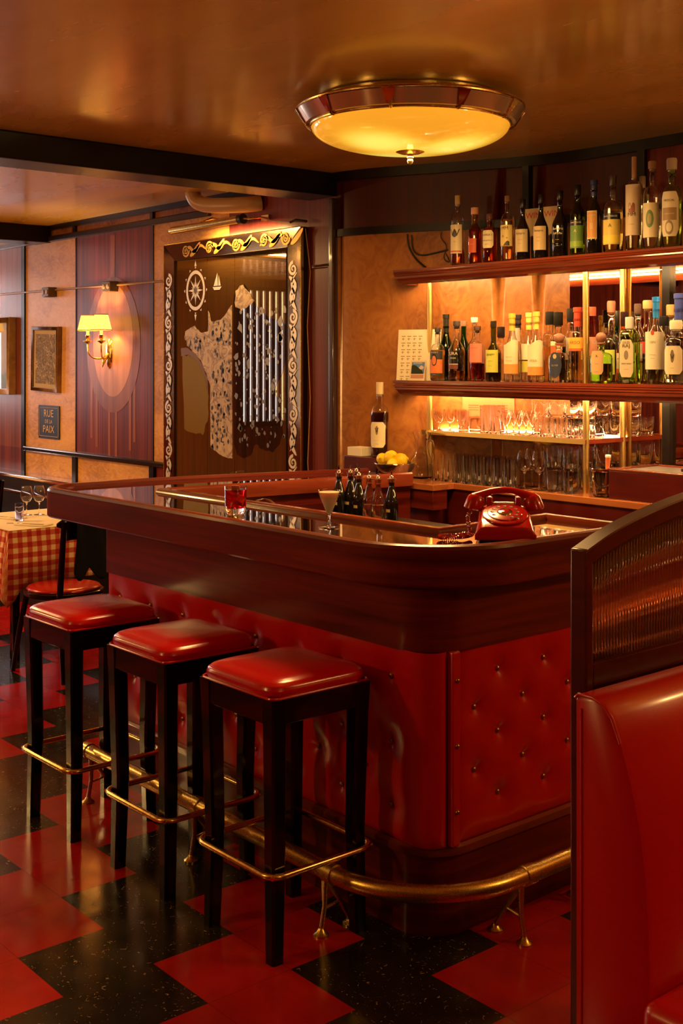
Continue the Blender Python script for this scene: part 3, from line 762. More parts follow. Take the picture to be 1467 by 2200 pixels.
# mirror
mr_ = empty('back_bar_mirror', (-3.2, 4.645, 1.1), 0, 'large dark mirror on the wall behind the back bar bottles', 'mirror')
o = MB().box(-3.955, -2.3, 4.636, 4.648, 1.12, 2.14).build('glass', pm('dark_mirror', (.62, .50, .38), .015, 1), mr_); o.location = (3.2, -4.645, -1.1)
o = MB().box(-3.985, -3.945, 4.600, 4.652, 1.12, 2.14).build('edge_bead', BLACK_TRIM, mr_); o.location = (3.2, -4.645, -1.1)
# counter
bc = empty('back_bar_counter', (-3.6, 4.4, 0), 0, 'mahogany back bar counter with raised corner block under the lemons', 'counter')
def cpart(mb, name, mat, parent=bc, **k):
    o = mb.build(name, mat, parent, **k)
    if parent is bc: o.location = (3.6, -4.4, 0)
    return o
wp = [(p[0], p[1]-.003) for p in BPs if -4.93 < p[0] < -2.2]
cpart(MB().prism([(-4.93, 4.205), (-4.93, 4.084), (-4.138, 4.084), (-4.138, 4.225), (-2.2, 4.225), (-2.2, 4.647)]+wp[::-1], ct_z-.03, ct_z), 'worktop', wood('counter_top_wood', (.30, .085, .025), (.44, .14, .045), (2, 30, 30), .25, .5), bevel=.003)
cpart(MB().box(-4.93, -4.146, 4.092, 4.19, ct_z-.125, ct_z-.03), 'block_fascia', MAHOG_H, bevel=.003)
cpart(MB().prism([(-4.90, 4.205), (-4.90, 4.11), (-4.20, 4.11), (-4.20, 4.25), (-2.2, 4.25), (-2.2, 4.64)]+[(p[0], p[1]-.01) for p in wp[::-1]], 0, ct_z-.03), 'cabinet', MAHOG_D)
cpart(MB().box(-4.2, -2.2, 4.235, 4.25, ct_z-.20, ct_z-.03), 'front_panel', MAHOG_D)
# raised wooden box with slate top at the right
rb = empty('raised_service_box', (-2.8, 4.4, ct_z), 0, 'dark mahogany raised box with inset slate top on the back bar', 'service box')
o = MB().box(-3.237, -2.2, 4.26, 4.60, 0, .122).build('body', MAHOG_D, rb, bevel=.003); o.location = (2.8, -4.4, 0)
fr_ = MB(); fr_.box(-3.24, -2.2, 4.257, 4.285, .122, .131); fr_.box(-3.24, -3.205, 4.285, 4.60, .122, .131); fr_.box(-3.205, -2.2, 4.575, 4.60, .122, .131)
o = fr_.build('frame', MAHOG_R, rb, bevel=.002); o.location = (2.8, -4.4, 0)
o = MB().box(-3.205, -2.2, 4.285, 4.575, .120, .125).build('slate_top', pm('slate', (.10, .09, .085), .3), rb); o.location = (2.8, -4.4, 0)
tag(MB().box(-2.97, -2.80, 4.40, 4.53, ct_z+.1255, ct_z+.14).build('leather_wallet', pm('black_leather', (.01, .008, .008), .4), bevel=.004), 'flat black wallet lying on the slate topped box', 'wallet')
# service shelf (speed rail) inside the bar
sr = empty('speed_rail', (-3.9, 3.5, 0), 0, 'dark work shelf inside the bar under the pourer bottles', 'work shelf')
o = MB().box(-4.26, -3.45, 3.36, 3.70, .985, 1.005).build('shelf_board', pm('dark_steel', (.05, .045, .04), .3, .9), sr, bevel=.003); o.location = (3.9, -3.5, 0)
for x in (-4.22, -3.49):
    o = MB().box(x-.02, x+.02, 3.40, 3.66, 0, .985).build('leg', BLACK_TRIM, sr); o.location = (3.9, -3.5, 0)
# dark utility bench behind the front leg of the bar
ub = empty('sink_unit', (-3.6, 2.98, 0), 0, 'dark steel sink unit behind the front of the bar', 'sink unit')
o = MB().box(-4.25, -2.85, 2.80, 3.20, 0, .86).build('cabinet', pm('sink_steel', (.06, .055, .05), .35, .8), ub, bevel=.004); o.location = (3.6, -2.98, 0)

# ================================================================== BOTTLES
def glassmat(key, col, rough=0): return pm('glass_'+key, col, rough, trans=1, ior=1.45)
GC = dict(clear=GLASS, amber=glassmat('amber', (.9, .45, .10)), dark=pm('bottle_black_glass', (.006, .005, .005), .06, coat=.6), green=glassmat('green', (.10, .30, .06)), olive=glassmat('olive', (.30, .36, .05)),
          pink=glassmat('pink', (1, .35, .28)), smoke=pm('smoked_bottle_glass', (.02, .02, .03), .06, coat=.6), frost=pm('frosted_bottle_glass', (.55, .45, .35), .3, trans=.5), lime=glassmat('lime', (.75, .95, .45)))
def liq(key, col): return pm('liquid_'+key, col, 0, trans=1, ior=1.34)
LC = dict(whisky=liq('whisky', (.95, .45, .08)), bourbon=liq('bourbon', (.55, .12, .02)), red=liq('red', (.35, .02, .01)), gold=liq('gold', (1, .78, .35)), water=liq('water', (.97, .98, .93)), greeny=liq('greenish', (.85, 1, .5)), darkred=liq('dark_red', (.08, .008, .004)))
def cm(col, rough=.45, metal=0): return pm('paint_%d_%d_%d' % tuple(int(c*255) for c in col), col, rough, metal)
def rounded_sq(r, n=4.5): 
    def f(a): ca, sa = math.cos(a), math.sin(a); return r*(abs(ca)**n+abs(sa)**n)**(-1/n)
    return f
def bottle(x, y, z, label, h=.31, r=.037, nr=.014, sh=.62, kind='round', glass='clear', liquid=None, lvl=.5, cap=None, capc=(.01,.01,.01), caph=.03, capr=None, lab=None, rz=0, neckw=None, grp=None, base=.0, name='liquor_bottle', text=None, ball=None, taper=.22, cat='bottle', back=False):
    """sh: height fraction where the shoulder starts; taper: fraction taken by the shoulder"""
    t = empty(name, (x, y, z+.0005), rz, label, cat, grp)
    capr = capr or nr*1.12; hb = h-caph
    z_s = h*sh; z_n = min(h*(sh+taper), hb-.012)
    prof = [(r*.55, .004), (r*.86, 0), (r, .008), (r, z_s*.5), (r, z_s)]
    for k in range(1, 7):
        w = k/7; s = .5-.5*math.cos(PI*w); prof.append((r+(nr-r)*s if taper > .15 else nr+(r-nr)*math.sqrt(max(0, 1-w*w)), z_s+(z_n-z_s)*w))
    prof += [(nr, z_n), (nr, hb-.012), (nr*1.15, hb-.010), (nr*1.15, hb)]
    prof = [(0.0004, .006)]+prof
    seg = 28
    def shell(pf, sq):
        m = MB(); m.lathe(pf, seg, cap=False)
        if sq:
            for i, (vx, vy, vz) in enumerate(m.v):
                rad = math.hypot(vx, vy)
                if rad > nr*1.3:
                    a = math.atan2(vy, vx); n = 5; f = (abs(math.cos(a))**n+abs(math.sin(a))**n)**(-1/n); w = min(1, (rad-nr*1.3)/(r-nr*1.3)*1.6) if vz > z_s else 1
                    f = 1+(f-1)*w*.9; m.v[i] = (vx*f, vy*f*(.80 if kind == 'flat' else 1), vz)
        return m
    th = .0022
    sq = kind in ('square', 'flat')
    solid = glass in ('dark', 'smoke')
    full = prof if solid else prof+[(nr*1.15-th, hb), (nr-th, hb-.012), (nr-th, z_n)]+[(max(q[0]-th, nr-th), q[1]) for q in prof[::-1][4:-4]]+[(r-th-.001, .012), (0.0004, .012)]
    g = shell(full, sq).build('glass', GC[glass], t, angle=50)
    if solid: pass
    if liquid and not solid:
        top = h*lvl; lp = [(0.0004, .0105), (r-th-.002, .0105)]
        for q in [(r, z_s)]+[(pr_, pz) for pr_, pz in prof if pz > z_s]:
            if q[1] < top: lp.append((q[0]-th+.0004, q[1]))
        rt = lp[-1][0]
        if top < z_s: lp = [(0.0004, .0105), (r-th+.0004, .0105), (r-th+.0004, top), (.0004, top)]
        else: lp += [(rt*.96, top), (.0004, top)]
        shell(lp, sq).build('liquid', LC[liquid], t, angle=50)
    if cap == 'ball':
        MB().lathe([(nr*.9, 0), (nr*1.3, .002), (nr*1.3, .008), (.010, .010)], 20, (0,0,hb)).sphere((0, 0, hb+.010+ball*.85), ball, 20).build('stopper', cm(capc, .35), t, angle=60)
    elif cap == 'cork':
        MB().lathe([(nr*.85, -.006), (nr*.85, .002), (capr*1.1, .003), (capr*1.15, caph*.85), (capr*1.0, caph)], 20, (0,0,hb)).build('stopper', cm(capc, .6), t)
    elif cap == 'tall':
        MB().lathe([(nr*.8, -.006), (nr*.8, .002), (capr, .003), (capr*.98, caph)], 20, (0,0,hb)).build('stopper', cm(capc, .6), t)
    elif cap == 'wrap':
        MB().lathe([(nr*1.04, 0), (nr*1.05, caph*1.5-.01), (nr*1.25, caph*1.5-.008), (nr*1.25, caph*1.5+.012), (nr*1.0, caph*1.5+.013)], 20, (0,0,hb-caph*.5-.012)).build('capsule', cm(capc, .35), t)
    else:
        MB().lathe([(capr, -.012), (capr*1.05, -.010), (capr*1.05, caph-.002), (capr*.95, caph)], 20, (0,0,hb)).build('cap', cm(capc, .3), t)
    if lab:
        # lab: list of bands (z0, z1, colour, half-angle deg)
        root = None
        for k, bnd in enumerate(lab):
            z0, z1, c, ha = bnd[:4]; o_ = .0008+.0004*k; n = 14; m = MB()
            R = r+o_
            def P(a, zz, RR):
                if sq:
                    q = 5; f = (abs(math.cos(a))**q+abs(math.sin(a))**q)**(-1/q); return (RR*(1+(f-1)*.9)*math.cos(a), RR*(1+(f-1)*.9)*math.sin(a)*(.80 if kind == 'flat' else 1), zz)
                return (RR*math.cos(a), RR*math.sin(a), zz)
            a0 = -PI/2-math.radians(ha); a1 = -PI/2+math.radians(ha)
            vs = []; fs = []
            oval = len(bnd) > 4 and bnd[4] == 'oval'
            for i in range(n+1):
                a = a0+(a1-a0)*i/n; w = (2*i/n-1); cut = (1-math.sqrt(max(0, 1-w*w)))*.5*(z1-z0)*h if oval else 0
                if len(bnd) > 4 and bnd[4] == 'oct': cut = max(0, abs(w)-.7)*.5*(z1-z0)*h
                if len(bnd) > 4 and bnd[4] == 'wave': cut = 0
                zl, zh = z0*h+cut, z1*h-cut
                if len(bnd) > 4 and bnd[4] == 'wave': zh += .012*math.sin(w*2.6)
                vs += [P(a, zl, R), P(a, zh, R)]
            for i in range(n): fs.append((2*i, 2*i+2, 2*i+3, 2*i+1))
            ob = m.add(vs, fs).build('label' if root is None else 'label_print', cm(c, .5), root or t, fix=False, angle=60)
            if root is None: root = ob
        for tx in (text or []):
            body, zf, size, c = tx[:4]; off = tx[4] if len(tx) > 4 else 0
            m = MB().text(body, size, lambda X, Y: P(-PI/2+(X+off)/r, zf*h+Y, r+.0022))
            m.build('lettering', cm(c, .5), root, fix=False)
    return t
CREAM = (.78, .66, .42); WHITE = (.82, .76, .62); ORANGE = (.80, .22, .05); YEL = (.75, .55, .10); BLK = (.012, .01, .01); GOLD = (.55, .36, .10); GREEN = (.10, .25, .04)
INK = (.05, .03, .02)
def bx(u, y): return onY(u, 778, y).x
TZ = top_z
Y1 = 4.27
def top(u, label, y=Y1, **k): return bottle(bx(u, y), y, TZ, label, rz=math.radians(18), **k)
lines = lambda c=INK: [('------', .30, .010, c), ('-----', .27, .008, c)]
top(983, 'tall bottle with tall cream cork and eagle label at the end of the top shelf', h=.345, r=.034, nr=.011, sh=.62, taper=.14, cap='tall', capc=(.75, .6, .3), caph=.045, capr=.0135, liquid='bourbon', lvl=.22, lab=[(.17, .58, CREAM, 62), (.19, .21, (.6, .1, .04), 55), (.40, .50, (.10, .10, .10), 20, 'oval')], text=[('W', .46, .05, INK), ('----', .34, .012, INK)])
top(1020, 'dark bourbon bottle with peach cap and small red label', h=.275, r=.033, nr=.016, sh=.56, taper=.16, glass='amber', liquid='bourbon', lvl=.62, capc=(.75, .35, .18), caph=.022, lab=[(.20, .45, (.62, .10, .03), 35)], text=[('----', .35, .012, CREAM)])
top(1052, 'squat dark bottle with cream eight-sided whisky label', h=.235, r=.033, nr=.013, sh=.60, taper=.14, glass='amber', liquid='bourbon', lvl=.66, cap='cork', capc=(.12, .04, .02), caph=.03, lab=[(.30, .66, CREAM, 55, 'oct')], text=[('WHISKY', .56, .0145, INK), ('SINGLE MALT', .45, .0085, INK), ('------', .38, .010, INK)])
top(1090, 'amber bottle with pale yellow black-printed label on the top shelf', h=.31, r=.032, nr=.011, sh=.60, taper=.14, glass='clear', liquid='whisky', lvl=.64, cap='cork', capc=(.30, .16, .08), caph=.03, lab=[(.23, .55, (.72, .55, .20), 66), (.235, .27, INK, 40, 'wave')], text=[('MM', .50, .022, INK), ('* -', .36, .03, INK)])
top(1123, 'black bottle with cream label, first of the pair of slim-necked amari', h=.285, r=.034, nr=.011, sh=.44, taper=.28, glass='dark', capc=BLK, caph=.03, lab=[(.13, .50, (.55, .42, .22), 62)], text=[('Amaro', .43, .016, INK), ('------', .33, .011, INK), ('----', .27, .011, INK)])
top(1162, 'black bottle with cream label, second of the pair of slim-necked amari', h=.295, r=.034, nr=.011, sh=.44, taper=.28, glass='dark', capc=BLK, caph=.03, lab=[(.13, .50, (.62, .45, .22), 62)], text=[('Amaro', .43, .016, INK), ('------', .33, .011, INK), ('----', .27, .011, INK)])
b7 = top(1203, 'unlabelled black bottle with pale handwriting painted on its side', h=.30, r=.036, nr=.012, sh=.46, taper=.26, glass='dark', capc=BLK, caph=.03, lab=[(.16, .17, BLK, 30)], text=[('Amaro', .42, .018, CREAM), ('dell' + "'" + 'Erba', .35, .013, CREAM), ('----', .26, .014, CREAM), ('---', .20, .012, CREAM)])
top(1241, 'green labelled liqueur bottle with tall neck on the top shelf', h=.315, r=.033, nr=.012, sh=.56, taper=.20, glass='olive', liquid='greeny', lvl=.55, capc=BLK, caph=.035, lab=[(.10, .42, (.13, .26, .04), 62), (.42, .50, BLK, 62), (.12, .20, (.25, .40, .05), 60)], text=[('CHARTREUSE', .46, .0085, CREAM), ('A', .34, .02, CREAM)])
top(1276, 'black bottle with blue neck and orange gold-edged label', h=.325, r=.034, nr=.013, sh=.52, taper=.24, glass='dark', cap='wrap', capc=(.03, .05, .22), caph=.04, lab=[(.20, .58, (.70, .50, .20), 40), (.22, .56, (.62, .30, .08), 34)], text=[('LIQUEUR', .52, .009, CREAM), ('||', .38, .03, CREAM)])
top(1317, 'round-shouldered clear bottle with yellow label', h=.335, r=.042, nr=.013, sh=.56, taper=.12, glass='clear', liquid='gold', lvl=.55, capc=(.06, .03, .02), caph=.035, lab=[(.10, .42, (.72, .55, .12), 62), (.42, .50, BLK, 62), (.12, .22, (.85, .65, .08), 60)], text=[('CHARTREUSE', .46, .010, CREAM), ('A', .34, .022, INK)])
top(1362, 'cream labelled mezcal bottle with very tall cork and mountain drawing', h=.40, r=.035, nr=.011, sh=.66, taper=.10, glass='clear', liquid='water', lvl=.5, cap='tall', capc=(.66, .42, .22), caph=.09, capr=.010, lab=[(.16, .70, (.66, .52, .36), 72), (.40, .47, (.35, .12, .08), 22, 'wave')], text=[('/\\/\\', .48, .025, (.30, .05, .03)), ('MM', .38, .022, INK), ('-----', .28, .012, INK)])
top(1401, 'clear bottle with round cork and green plant drawing on cream label', h=.37, r=.038, nr=.012, sh=.60, taper=.12, glass='clear', liquid='water', lvl=.45, cap='cork', capc=(.50, .32, .18), caph=.035, capr=.015, lab=[(.13, .52, CREAM, 60), (.24, .44, (.16, .26, .10), 26, 'oval'), (.28, .40, (.40, .35, .15), 14, 'oval')])
top(1443, 'ornate bottle with woven stopper and large arched medallion label', h=.37, r=.040, nr=.015, sh=.58, taper=.12, glass='lime', liquid='gold', lvl=.55, cap='cork', capc=(.50, .40, .28), caph=.05, capr=.019, lab=[(.12, .62, (.72, .62, .42), 58, 'oct'), (.30, .44, (.35, .22, .10), 44), (.14, .30, (.30, .22, .14), 24, 'oval'), (.17, .27, (.72, .62, .42), 17, 'oval')], text=[('MEZCAL', .52, .012, INK), ('======', .37, .012, CREAM)])
bottle(bx(1380, 4.42), 4.42, TZ, 'slim pale bottle standing behind the tall-corked mezcal', h=.34, r=.030, nr=.012, sh=.62, taper=.12, glass='clear', capc=(.3, .2, .12), caph=.04)
# two small shield cards behind the black bottles
for u, lb in ((1146, 'cream shield card with red letters behind the first cream-labelled black bottle'), (1186, 'cream shield card with red letters behind the handwritten black bottle')):
    y = 4.42; x = bx(u, y); s = .050
    t = empty('shield_card', (x, y, TZ), math.radians(10), lb, 'card')
    pts = [(-s, .26), (s, .26), (s, .185)]+[(s*math.cos(a), .185-s*1.25*math.sin(a)) for a in [PI*k/10 for k in range(1, 10)]]+[(-s, .185)]
    MB().wallprism(pts, -.002, .002).build('card', cm((.62, .45, .26)), t)
    MB().box(-.012, .012, -.002, .02, 0, .13).build('stand', BLACK_TRIM, t)
    MB().text('WIN', .040, lambda X, Y: (X, -.003, .225+Y)).build('lettering', cm((.6, .03, .02)), t, fix=False)

MZ = mid_z
def mid(u, label, y=4.27, rz=16, **k): return bottle(bx(u, y), y, MZ, label, rz=math.radians(rz), **k)
F, BK, BB = 4.285, 4.375, 4.46
mid(940, 'amber bottle with black and orange medal label by the brass pole', y=4.29, h=.265, r=.037, nr=.012, sh=.56, taper=.14, liquid='whisky', lvl=.58, cap='cork', capc=(.05, .04, .04), caph=.025, lab=[(.10, .56, (.05, .05, .06), 68), (.14, .40, (.80, .22, .07), 67), (.28, .50, BLK, 24, 'oval'), (.30, .47, (.72, .22, .08), 18, 'oval')], text=[('WHISKY', .53, .011, CREAM), ('-----', .12, .010, CREAM)])
mid(958, 'tall green sparkling bottle with black foil neck behind the medal whisky', y=4.37, h=.335, r=.036, nr=.014, sh=.45, taper=.3, glass='green', cap='wrap', capc=(.02, .02, .012), caph=.06)
mid(981, 'clear whisky bottle with black label lettered JURA', y=F, h=.295, r=.041, nr=.015, sh=.48, taper=.24, liquid='whisky', lvl=.17, cap='cork', capc=(.08, .05, .05), caph=.028, capr=.016, lab=[(.28, .50, BLK, 36), (.20, .28, (.18, .05, .03), 36), (.275, .285, CREAM, 36)], text=[('JURA', .455, .022, CREAM), ('ORIGIN', .38, .009, CREAM)])
mid(996, 'green glass bottle with pink-brown cap behind the JURA whisky', y=4.40, h=.30, r=.034, nr=.013, sh=.5, taper=.25, glass='green', liquid='greeny', lvl=.5, capc=(.55, .28, .18), caph=.015)
mid(1019, 'clear long-necked bottle with white stopper behind the coral-labelled one', y=4.385, h=.315, r=.037, nr=.011, sh=.5, taper=.2, liquid='whisky', lvl=.5, cap='cork', capc=(.85, .80, .70), caph=.028, capr=.016)
mid(1025, 'coral-labelled bottle of dark red liqueur with brown cap', y=F, h=.268, r=.036, nr=.014, sh=.58, taper=.14, liquid='red', lvl=.32, cap='cork', capc=(.12, .05, .03), caph=.025, capr=.016, lab=[(.34, .68, (.80, .24, .16), 66)], text=[('LIQUEUR', .60, .009, (.4, .05, .03)), ('------', .48, .010, (.5, .1, .05))])
mid(1060, 'olive green bottle with lime yellow label', y=F, h=.29, r=.037, nr=.013, sh=.45, taper=.2, glass='olive', liquid='darkred', lvl=.15, capc=(.04, .03, .02), caph=.02, lab=[(.15, .52, (.62, .62, .10), 60)], text=[('GENEPY', .44, .012, INK), ('------', .34, .012, INK), ('-----', .26, .012, INK)])
mid(1076, 'small bottle with ridged black cap behind the olive green one', y=4.40, h=.265, r=.033, nr=.015, sh=.6, taper=.12, liquid='water', lvl=.4, capc=(.03, .02, .02), caph=.04, capr=.018)
mid(1100, 'clear bottle with yellow neck wrap and cream and orange label, second from the pale boards', y=F, h=.320, r=.038, nr=.013, sh=.40, taper=.36, liquid='water', lvl=.10, cap='wrap', capc=(.85, .62, .08), caph=.045, lab=[(.12, .58, (.82, .72, .48), 70, 'wave'), (.12, .26, (.78, .33, .08), 70)], text=[('VINO', .36, .014, (.5, .4, .25)), ('DOLCE', .31, .010, (.5, .4, .25))])
mid(1113, 'clear bottle with black capsule behind the cream and orange label bottles', y=4.41, h=.32, r=.034, nr=.013, sh=.55, taper=.2, cap='wrap', capc=(.03, .02, .03), caph=.04, lab=[(.6, .8, (.7, .6, .5), 40)])
mid(1136, 'clear bottle with yellow neck wrap and lime bar label, set back between its twins', y=4.36, h=.325, r=.036, nr=.013, sh=.40, taper=.36, cap='wrap', capc=(.85, .65, .15), caph=.045, lab=[(.14, .30, (.62, .58, .10), 50), (.32, .55, (.8, .72, .5), 50)])
mid(1152, 'clear bottle with yellow neck wrap, orange band and script label', y=F, h=.324, r=.039, nr=.013, sh=.40, taper=.36, liquid='water', lvl=.10, cap='wrap', capc=(.85, .68, .12), caph=.045, lab=[(.10, .56, (.82, .72, .48), 70, 'wave'), (.10, .22, (.78, .33, .08), 70)], text=[('otto', .31, .022, (.45, .3, .12)), ('VINO', .52, .014, CREAM)])
mid(1181, 'square bottle with ridged black screw cap behind the dark blue label flask', y=4.42, h=.33, r=.034, nr=.016, sh=.55, taper=.15, kind='square', liquid='gold', lvl=.5, capc=(.02, .02, .02), caph=.05, capr=.020)
mid(1199, 'clear bottle with wide black cap and red band behind the dark blue label flask', y=4.40, h=.325, r=.036, nr=.015, sh=.55, taper=.15, liquid='water', lvl=.6, capc=(.015, .015, .012), caph=.05, capr=.021, lab=[(.40, .52, (.75, .12, .04), 50), (.52, .58, CREAM, 50)])
mid(1201, 'round flask with brown ball stopper and dark blue oval label', y=F, h=.215, r=.050, nr=.015, sh=.50, taper=.13, cap='ball', ball=.0235, capc=(.30, .13, .08), caph=.045, liquid='water', lvl=.3, lab=[(.10, .64, (.03, .04, .08), 36, 'oval'), (.5, .6, (.5, .35, .15), 10, 'oval')], text=[('SILVER', .36, .011, (.35, .3, .25))])
mid(1225, 'clear bottle with checked black and white cap', y=4.50, h=.345, r=.034, nr=.014, sh=.55, taper=.18, liquid='water', lvl=.5, capc=(.02, .02, .02), caph=.05, lab=[(.3, .6, CREAM, 50)])
mid(1241, 'clear bottle with red neck seal and orange ARSO label', y=4.362, h=.34, r=.040, nr=.017, sh=.60, taper=.10, liquid='gold', lvl=.42, cap='wrap', capc=(.55, .06, .03), caph=.05, lab=[(.42, .60, (.80, .42, .06), 60), (.42, .455, (.55, .12, .04), 60)], text=[('ARSO', .53, .020, (.30, .08, .02))])
mid(1271, 'tall coral red bottle with tapering neck behind the brass pole', y=4.44, h=.345, r=.036, nr=.017, sh=.30, taper=.5, glass='pink', capc=(.60, .14, .08), caph=.03, lab=[(.35, .60, (.85, .35, .22), 66)], text=[('MURO', .53, .024, CREAM)])
mid(1291, 'round clear flask with brown ball stopper and tan arched label', y=F, h=.215, r=.051, nr=.015, sh=.50, taper=.13, glass='lime', cap='ball', ball=.0235, capc=(.36, .16, .10), caph=.045, liquid='greeny', lvl=.4, lab=[(.18, .66, (.62, .40, .20), 32, 'oct')], text=[('A', .55, .016, INK), ('-----', .40, .010, INK), ('----', .24, .012, INK)])
mid(1313, 'decanter bottle with pineapple-shaped cork', y=4.475, h=.37, r=.045, nr=.015, sh=.44, taper=.14, glass='clear', cap='cork', capc=(.42, .16, .09), caph=.055, capr=.017, liquid='gold', lvl=.4, lab=[(.10, .40, (.5, .6, .1), 40)])
mid(1325, 'slim bottle with thin black neck behind the decanter', y=4.57, h=.33, r=.028, nr=.009, sh=.5, taper=.2, glass='green', capc=BLK, caph=.06)
mid(1341, 'dark bitters bottle with black and red cap and cream label', y=4.40, h=.315, r=.035, nr=.014, sh=.58, taper=.16, glass='amber', liquid='darkred', lvl=.7, capc=(.03, .01, .01), caph=.05, lab=[(.14, .42, CREAM, 55), (.14, .2, (.7, .12, .04), 55), (.48, .6, BLK, 60)], text=[('AMARO', .34, .012, INK), ('GRAN', .55, .011, CREAM)])
mid(1352, 'flat-sided gin bottle with white cap lettered OLD RAJ', y=4.275, h=.285, r=.039, nr=.014, sh=.70, taper=.13, kind='square', glass='lime', liquid='greeny', lvl=.62, capc=(.85, .8, .72), caph=.038, capr=.017, lab=[(.10, .66, (.66, .56, .40), 40, 'oct'), (.36, .50, (.25, .2, .14), 14, 'oval')], text=[('OLD', .615, .014, INK), ('RAJ', .565, .021, INK), ('DRY GIN', .30, .009, INK), ('-----', .22, .011, INK)])
mid(1370, 'clear bottle with dark cork and green and yellow label beside the OLD RAJ gin', y=4.355, h=.345, r=.036, nr=.014, sh=.55, taper=.2, cap='cork', capc=(.10, .05, .03), caph=.045, capr=.014, liquid='greeny', lvl=.3, lab=[(.10, .26, (.7, .62, .08), 50), (.28, .50, CREAM, 50)])
mid(1391, 'clear bottle with wide wooden stopper beside the blue-capped gin', y=4.47, h=.365, r=.038, nr=.016, sh=.52, taper=.22, cap='cork', capc=(.50, .28, .12), caph=.04, capr=.019, liquid='darkred', lvl=.35, lab=[(.36, .5, (.6, .05, .03), 40)])
mid(1409, 'large clear gin bottle with bright blue seal and white label', y=4.28, h=.365, r=.043, nr=.013, sh=.52, taper=.18, glass='clear', liquid='water', lvl=.30, cap='wrap', capc=(.02, .28, .85), caph=.05, lab=[(.17, .60, (.80, .74, .58), 66), (.56, .62, (.5, .08, .05), 10, 'oval')], text=[('GIN', .48, .014, (.3, .28, .2)), ('-------', .34, .011, INK), ('-----', .30, .011, INK)])
mid(1424, 'short bottle with wide black cap behind the blue-sealed gin', y=4.42, h=.29, r=.036, nr=.02, sh=.6, taper=.12, liquid='gold', lvl=.5, capc=(.02, .02, .02), caph=.03, capr=.024)
mid(1441, 'clear bottle with ridged wooden cap between the gin and the round-shouldered bottle', y=4.53, h=.345, r=.034, nr=.015, sh=.55, taper=.2, cap='cork', capc=(.45, .28, .10), caph=.05, capr=.018, liquid='water', lvl=.4)
mid(1458, 'tall bottle with navy capsule behind the round-shouldered bottle', y=4.36, h=.38, r=.038, nr=.017, sh=.50, taper=.2, liquid='water', lvl=.4, cap='wrap', capc=(.04, .06, .28), caph=.065)
mid(1452, 'round-shouldered clear bottle with rounded cream label and fluted paper seal', y=4.27, h=.265, r=.048, nr=.020, sh=.64, taper=.10, liquid='water', lvl=.25, cap='cork', capc=(.80, .70, .50), caph=.04, capr=.023, lab=[(.16, .60, (.76, .66, .46), 50, 'oct'), (.34, .54, (.2, .15, .1), 9, 'oval')], text=[('V', .43, .03, INK), ('-----', .26, .009, INK)])

# menu sheet and postcard leaning on the middle shelf
mn = empty('menu_sheet', (bx(897, 4.285), 4.285, MZ), math.radians(24), 'tall cream sheet printed with rows of small figures behind the postcard', 'printed sheet')
m = MB().box(-.118, .118, -.0015, .0015, 0, .262); m.xf(Matrix.Rotation(math.radians(-7), 4, 'X')); m.build('sheet', WHITE_PAPER, mn)
m = MB()
for r_ in range(7):
    for c_ in range(4):
        x = -.098+c_*.031; z = .225-r_*.0345
        m.box(x, x+.021, -.0022, -.0016, z, z+.0035); m.box(x+.006, x+.010, -.0022, -.0016, z-.018, z-.006); m.box(x+.011, x+.018, -.0022, -.0016, z-.012, z-.010)
        m.box(x+.040*0+.002, x+.004, -.0022, -.0016, z-.014, z-.009)
m.xf(Matrix.Rotation(math.radians(-7), 4, 'X')); m.build('printing', cm((.30, .20, .08)), mn, fix=False)
pc = empty('postcard', (bx(896, 4.24), 4.238, MZ), math.radians(12), 'small postcard with a dark hill under blue sky leaning on the cream sheet', 'postcard')
m = MB().box(-.046, .046, -.001, .001, 0, .103); m.xf(Matrix.Rotation(math.radians(-9), 4, 'X')); m.build('card', cm((.70, .55, .38)), pc)
for nm, pts, c in [('sky', [(-.038, .036), (.040, .036), (.040, .094), (-.038, .094)], (.10, .22, .55)), ('cloud', [(0, .06), (.02, .078), (.036, .07), (.034, .06), (.015, .055)], (.65, .45, .40)), ('hill', [(-.038, .034), (.036, .034), (.030, .05), (.012, .06), (-.01, .076), (-.028, .080), (-.038, .074)], (.015, .025, .012)), ('foreground_strip', [(-.038, .012), (.038, .012), (.038, .030), (-.038, .030)], (.45, .22, .14))]:
    m = MB().wallprism(pts, -.0016-.0003*('sky', 'cloud', 'hill', 'foreground_strip').index(nm), -.001); m.xf(Matrix.Rotation(math.radians(-9), 4, 'X')); m.build(nm, cm(c), pc)
m = MB().text('LA RIVIERA', .011, lambda X, Y: (X, -.0035, .088+Y)); m.xf(Matrix.Rotation(math.radians(-9), 4, 'X')); m.build('lettering', cm(CREAM), pc, fix=False)
# orange notice on the wall below the middle shelf
nt = empty('wall_notice', (-4.16, 4.50, 1.48), 0, 'orange paper notice on the veneer wall below the bottle shelf', 'notice')
m = MB(); a = wall_y(-4.29); b_ = wall_y(-4.04)
m.add([(-.13, a-4.506, -.06), (.12, b_-4.506, -.06), (.12, b_-4.506, .06), (-.13, a-4.506, .06), (-.13, a-4.508, -.06), (.12, b_-4.508, -.06), (.12, b_-4.508, .06), (-.13, a-4.508, .06)], [(4,5,6,7), (3,2,1,0), (0,1,5,4), (1,2,6,5), (2,3,7,6), (3,0,4,7)])
m.build('paper', cm((.75, .22, .08)), nt)
m = MB()
for k in range(3):
    for x in (-.1, .04): 
        f = lambda X: a-4.509+(b_-a)*(X+.13)/.25
        z = .0-k*.012; m.add([(x, f(x), z), (x+.05, f(x+.05), z), (x+.05, f(x+.05), z+.003), (x, f(x), z+.003)], [(0,1,2,3)])
m.build('printing', cm((.3, .06, .02)), nt, fix=False)

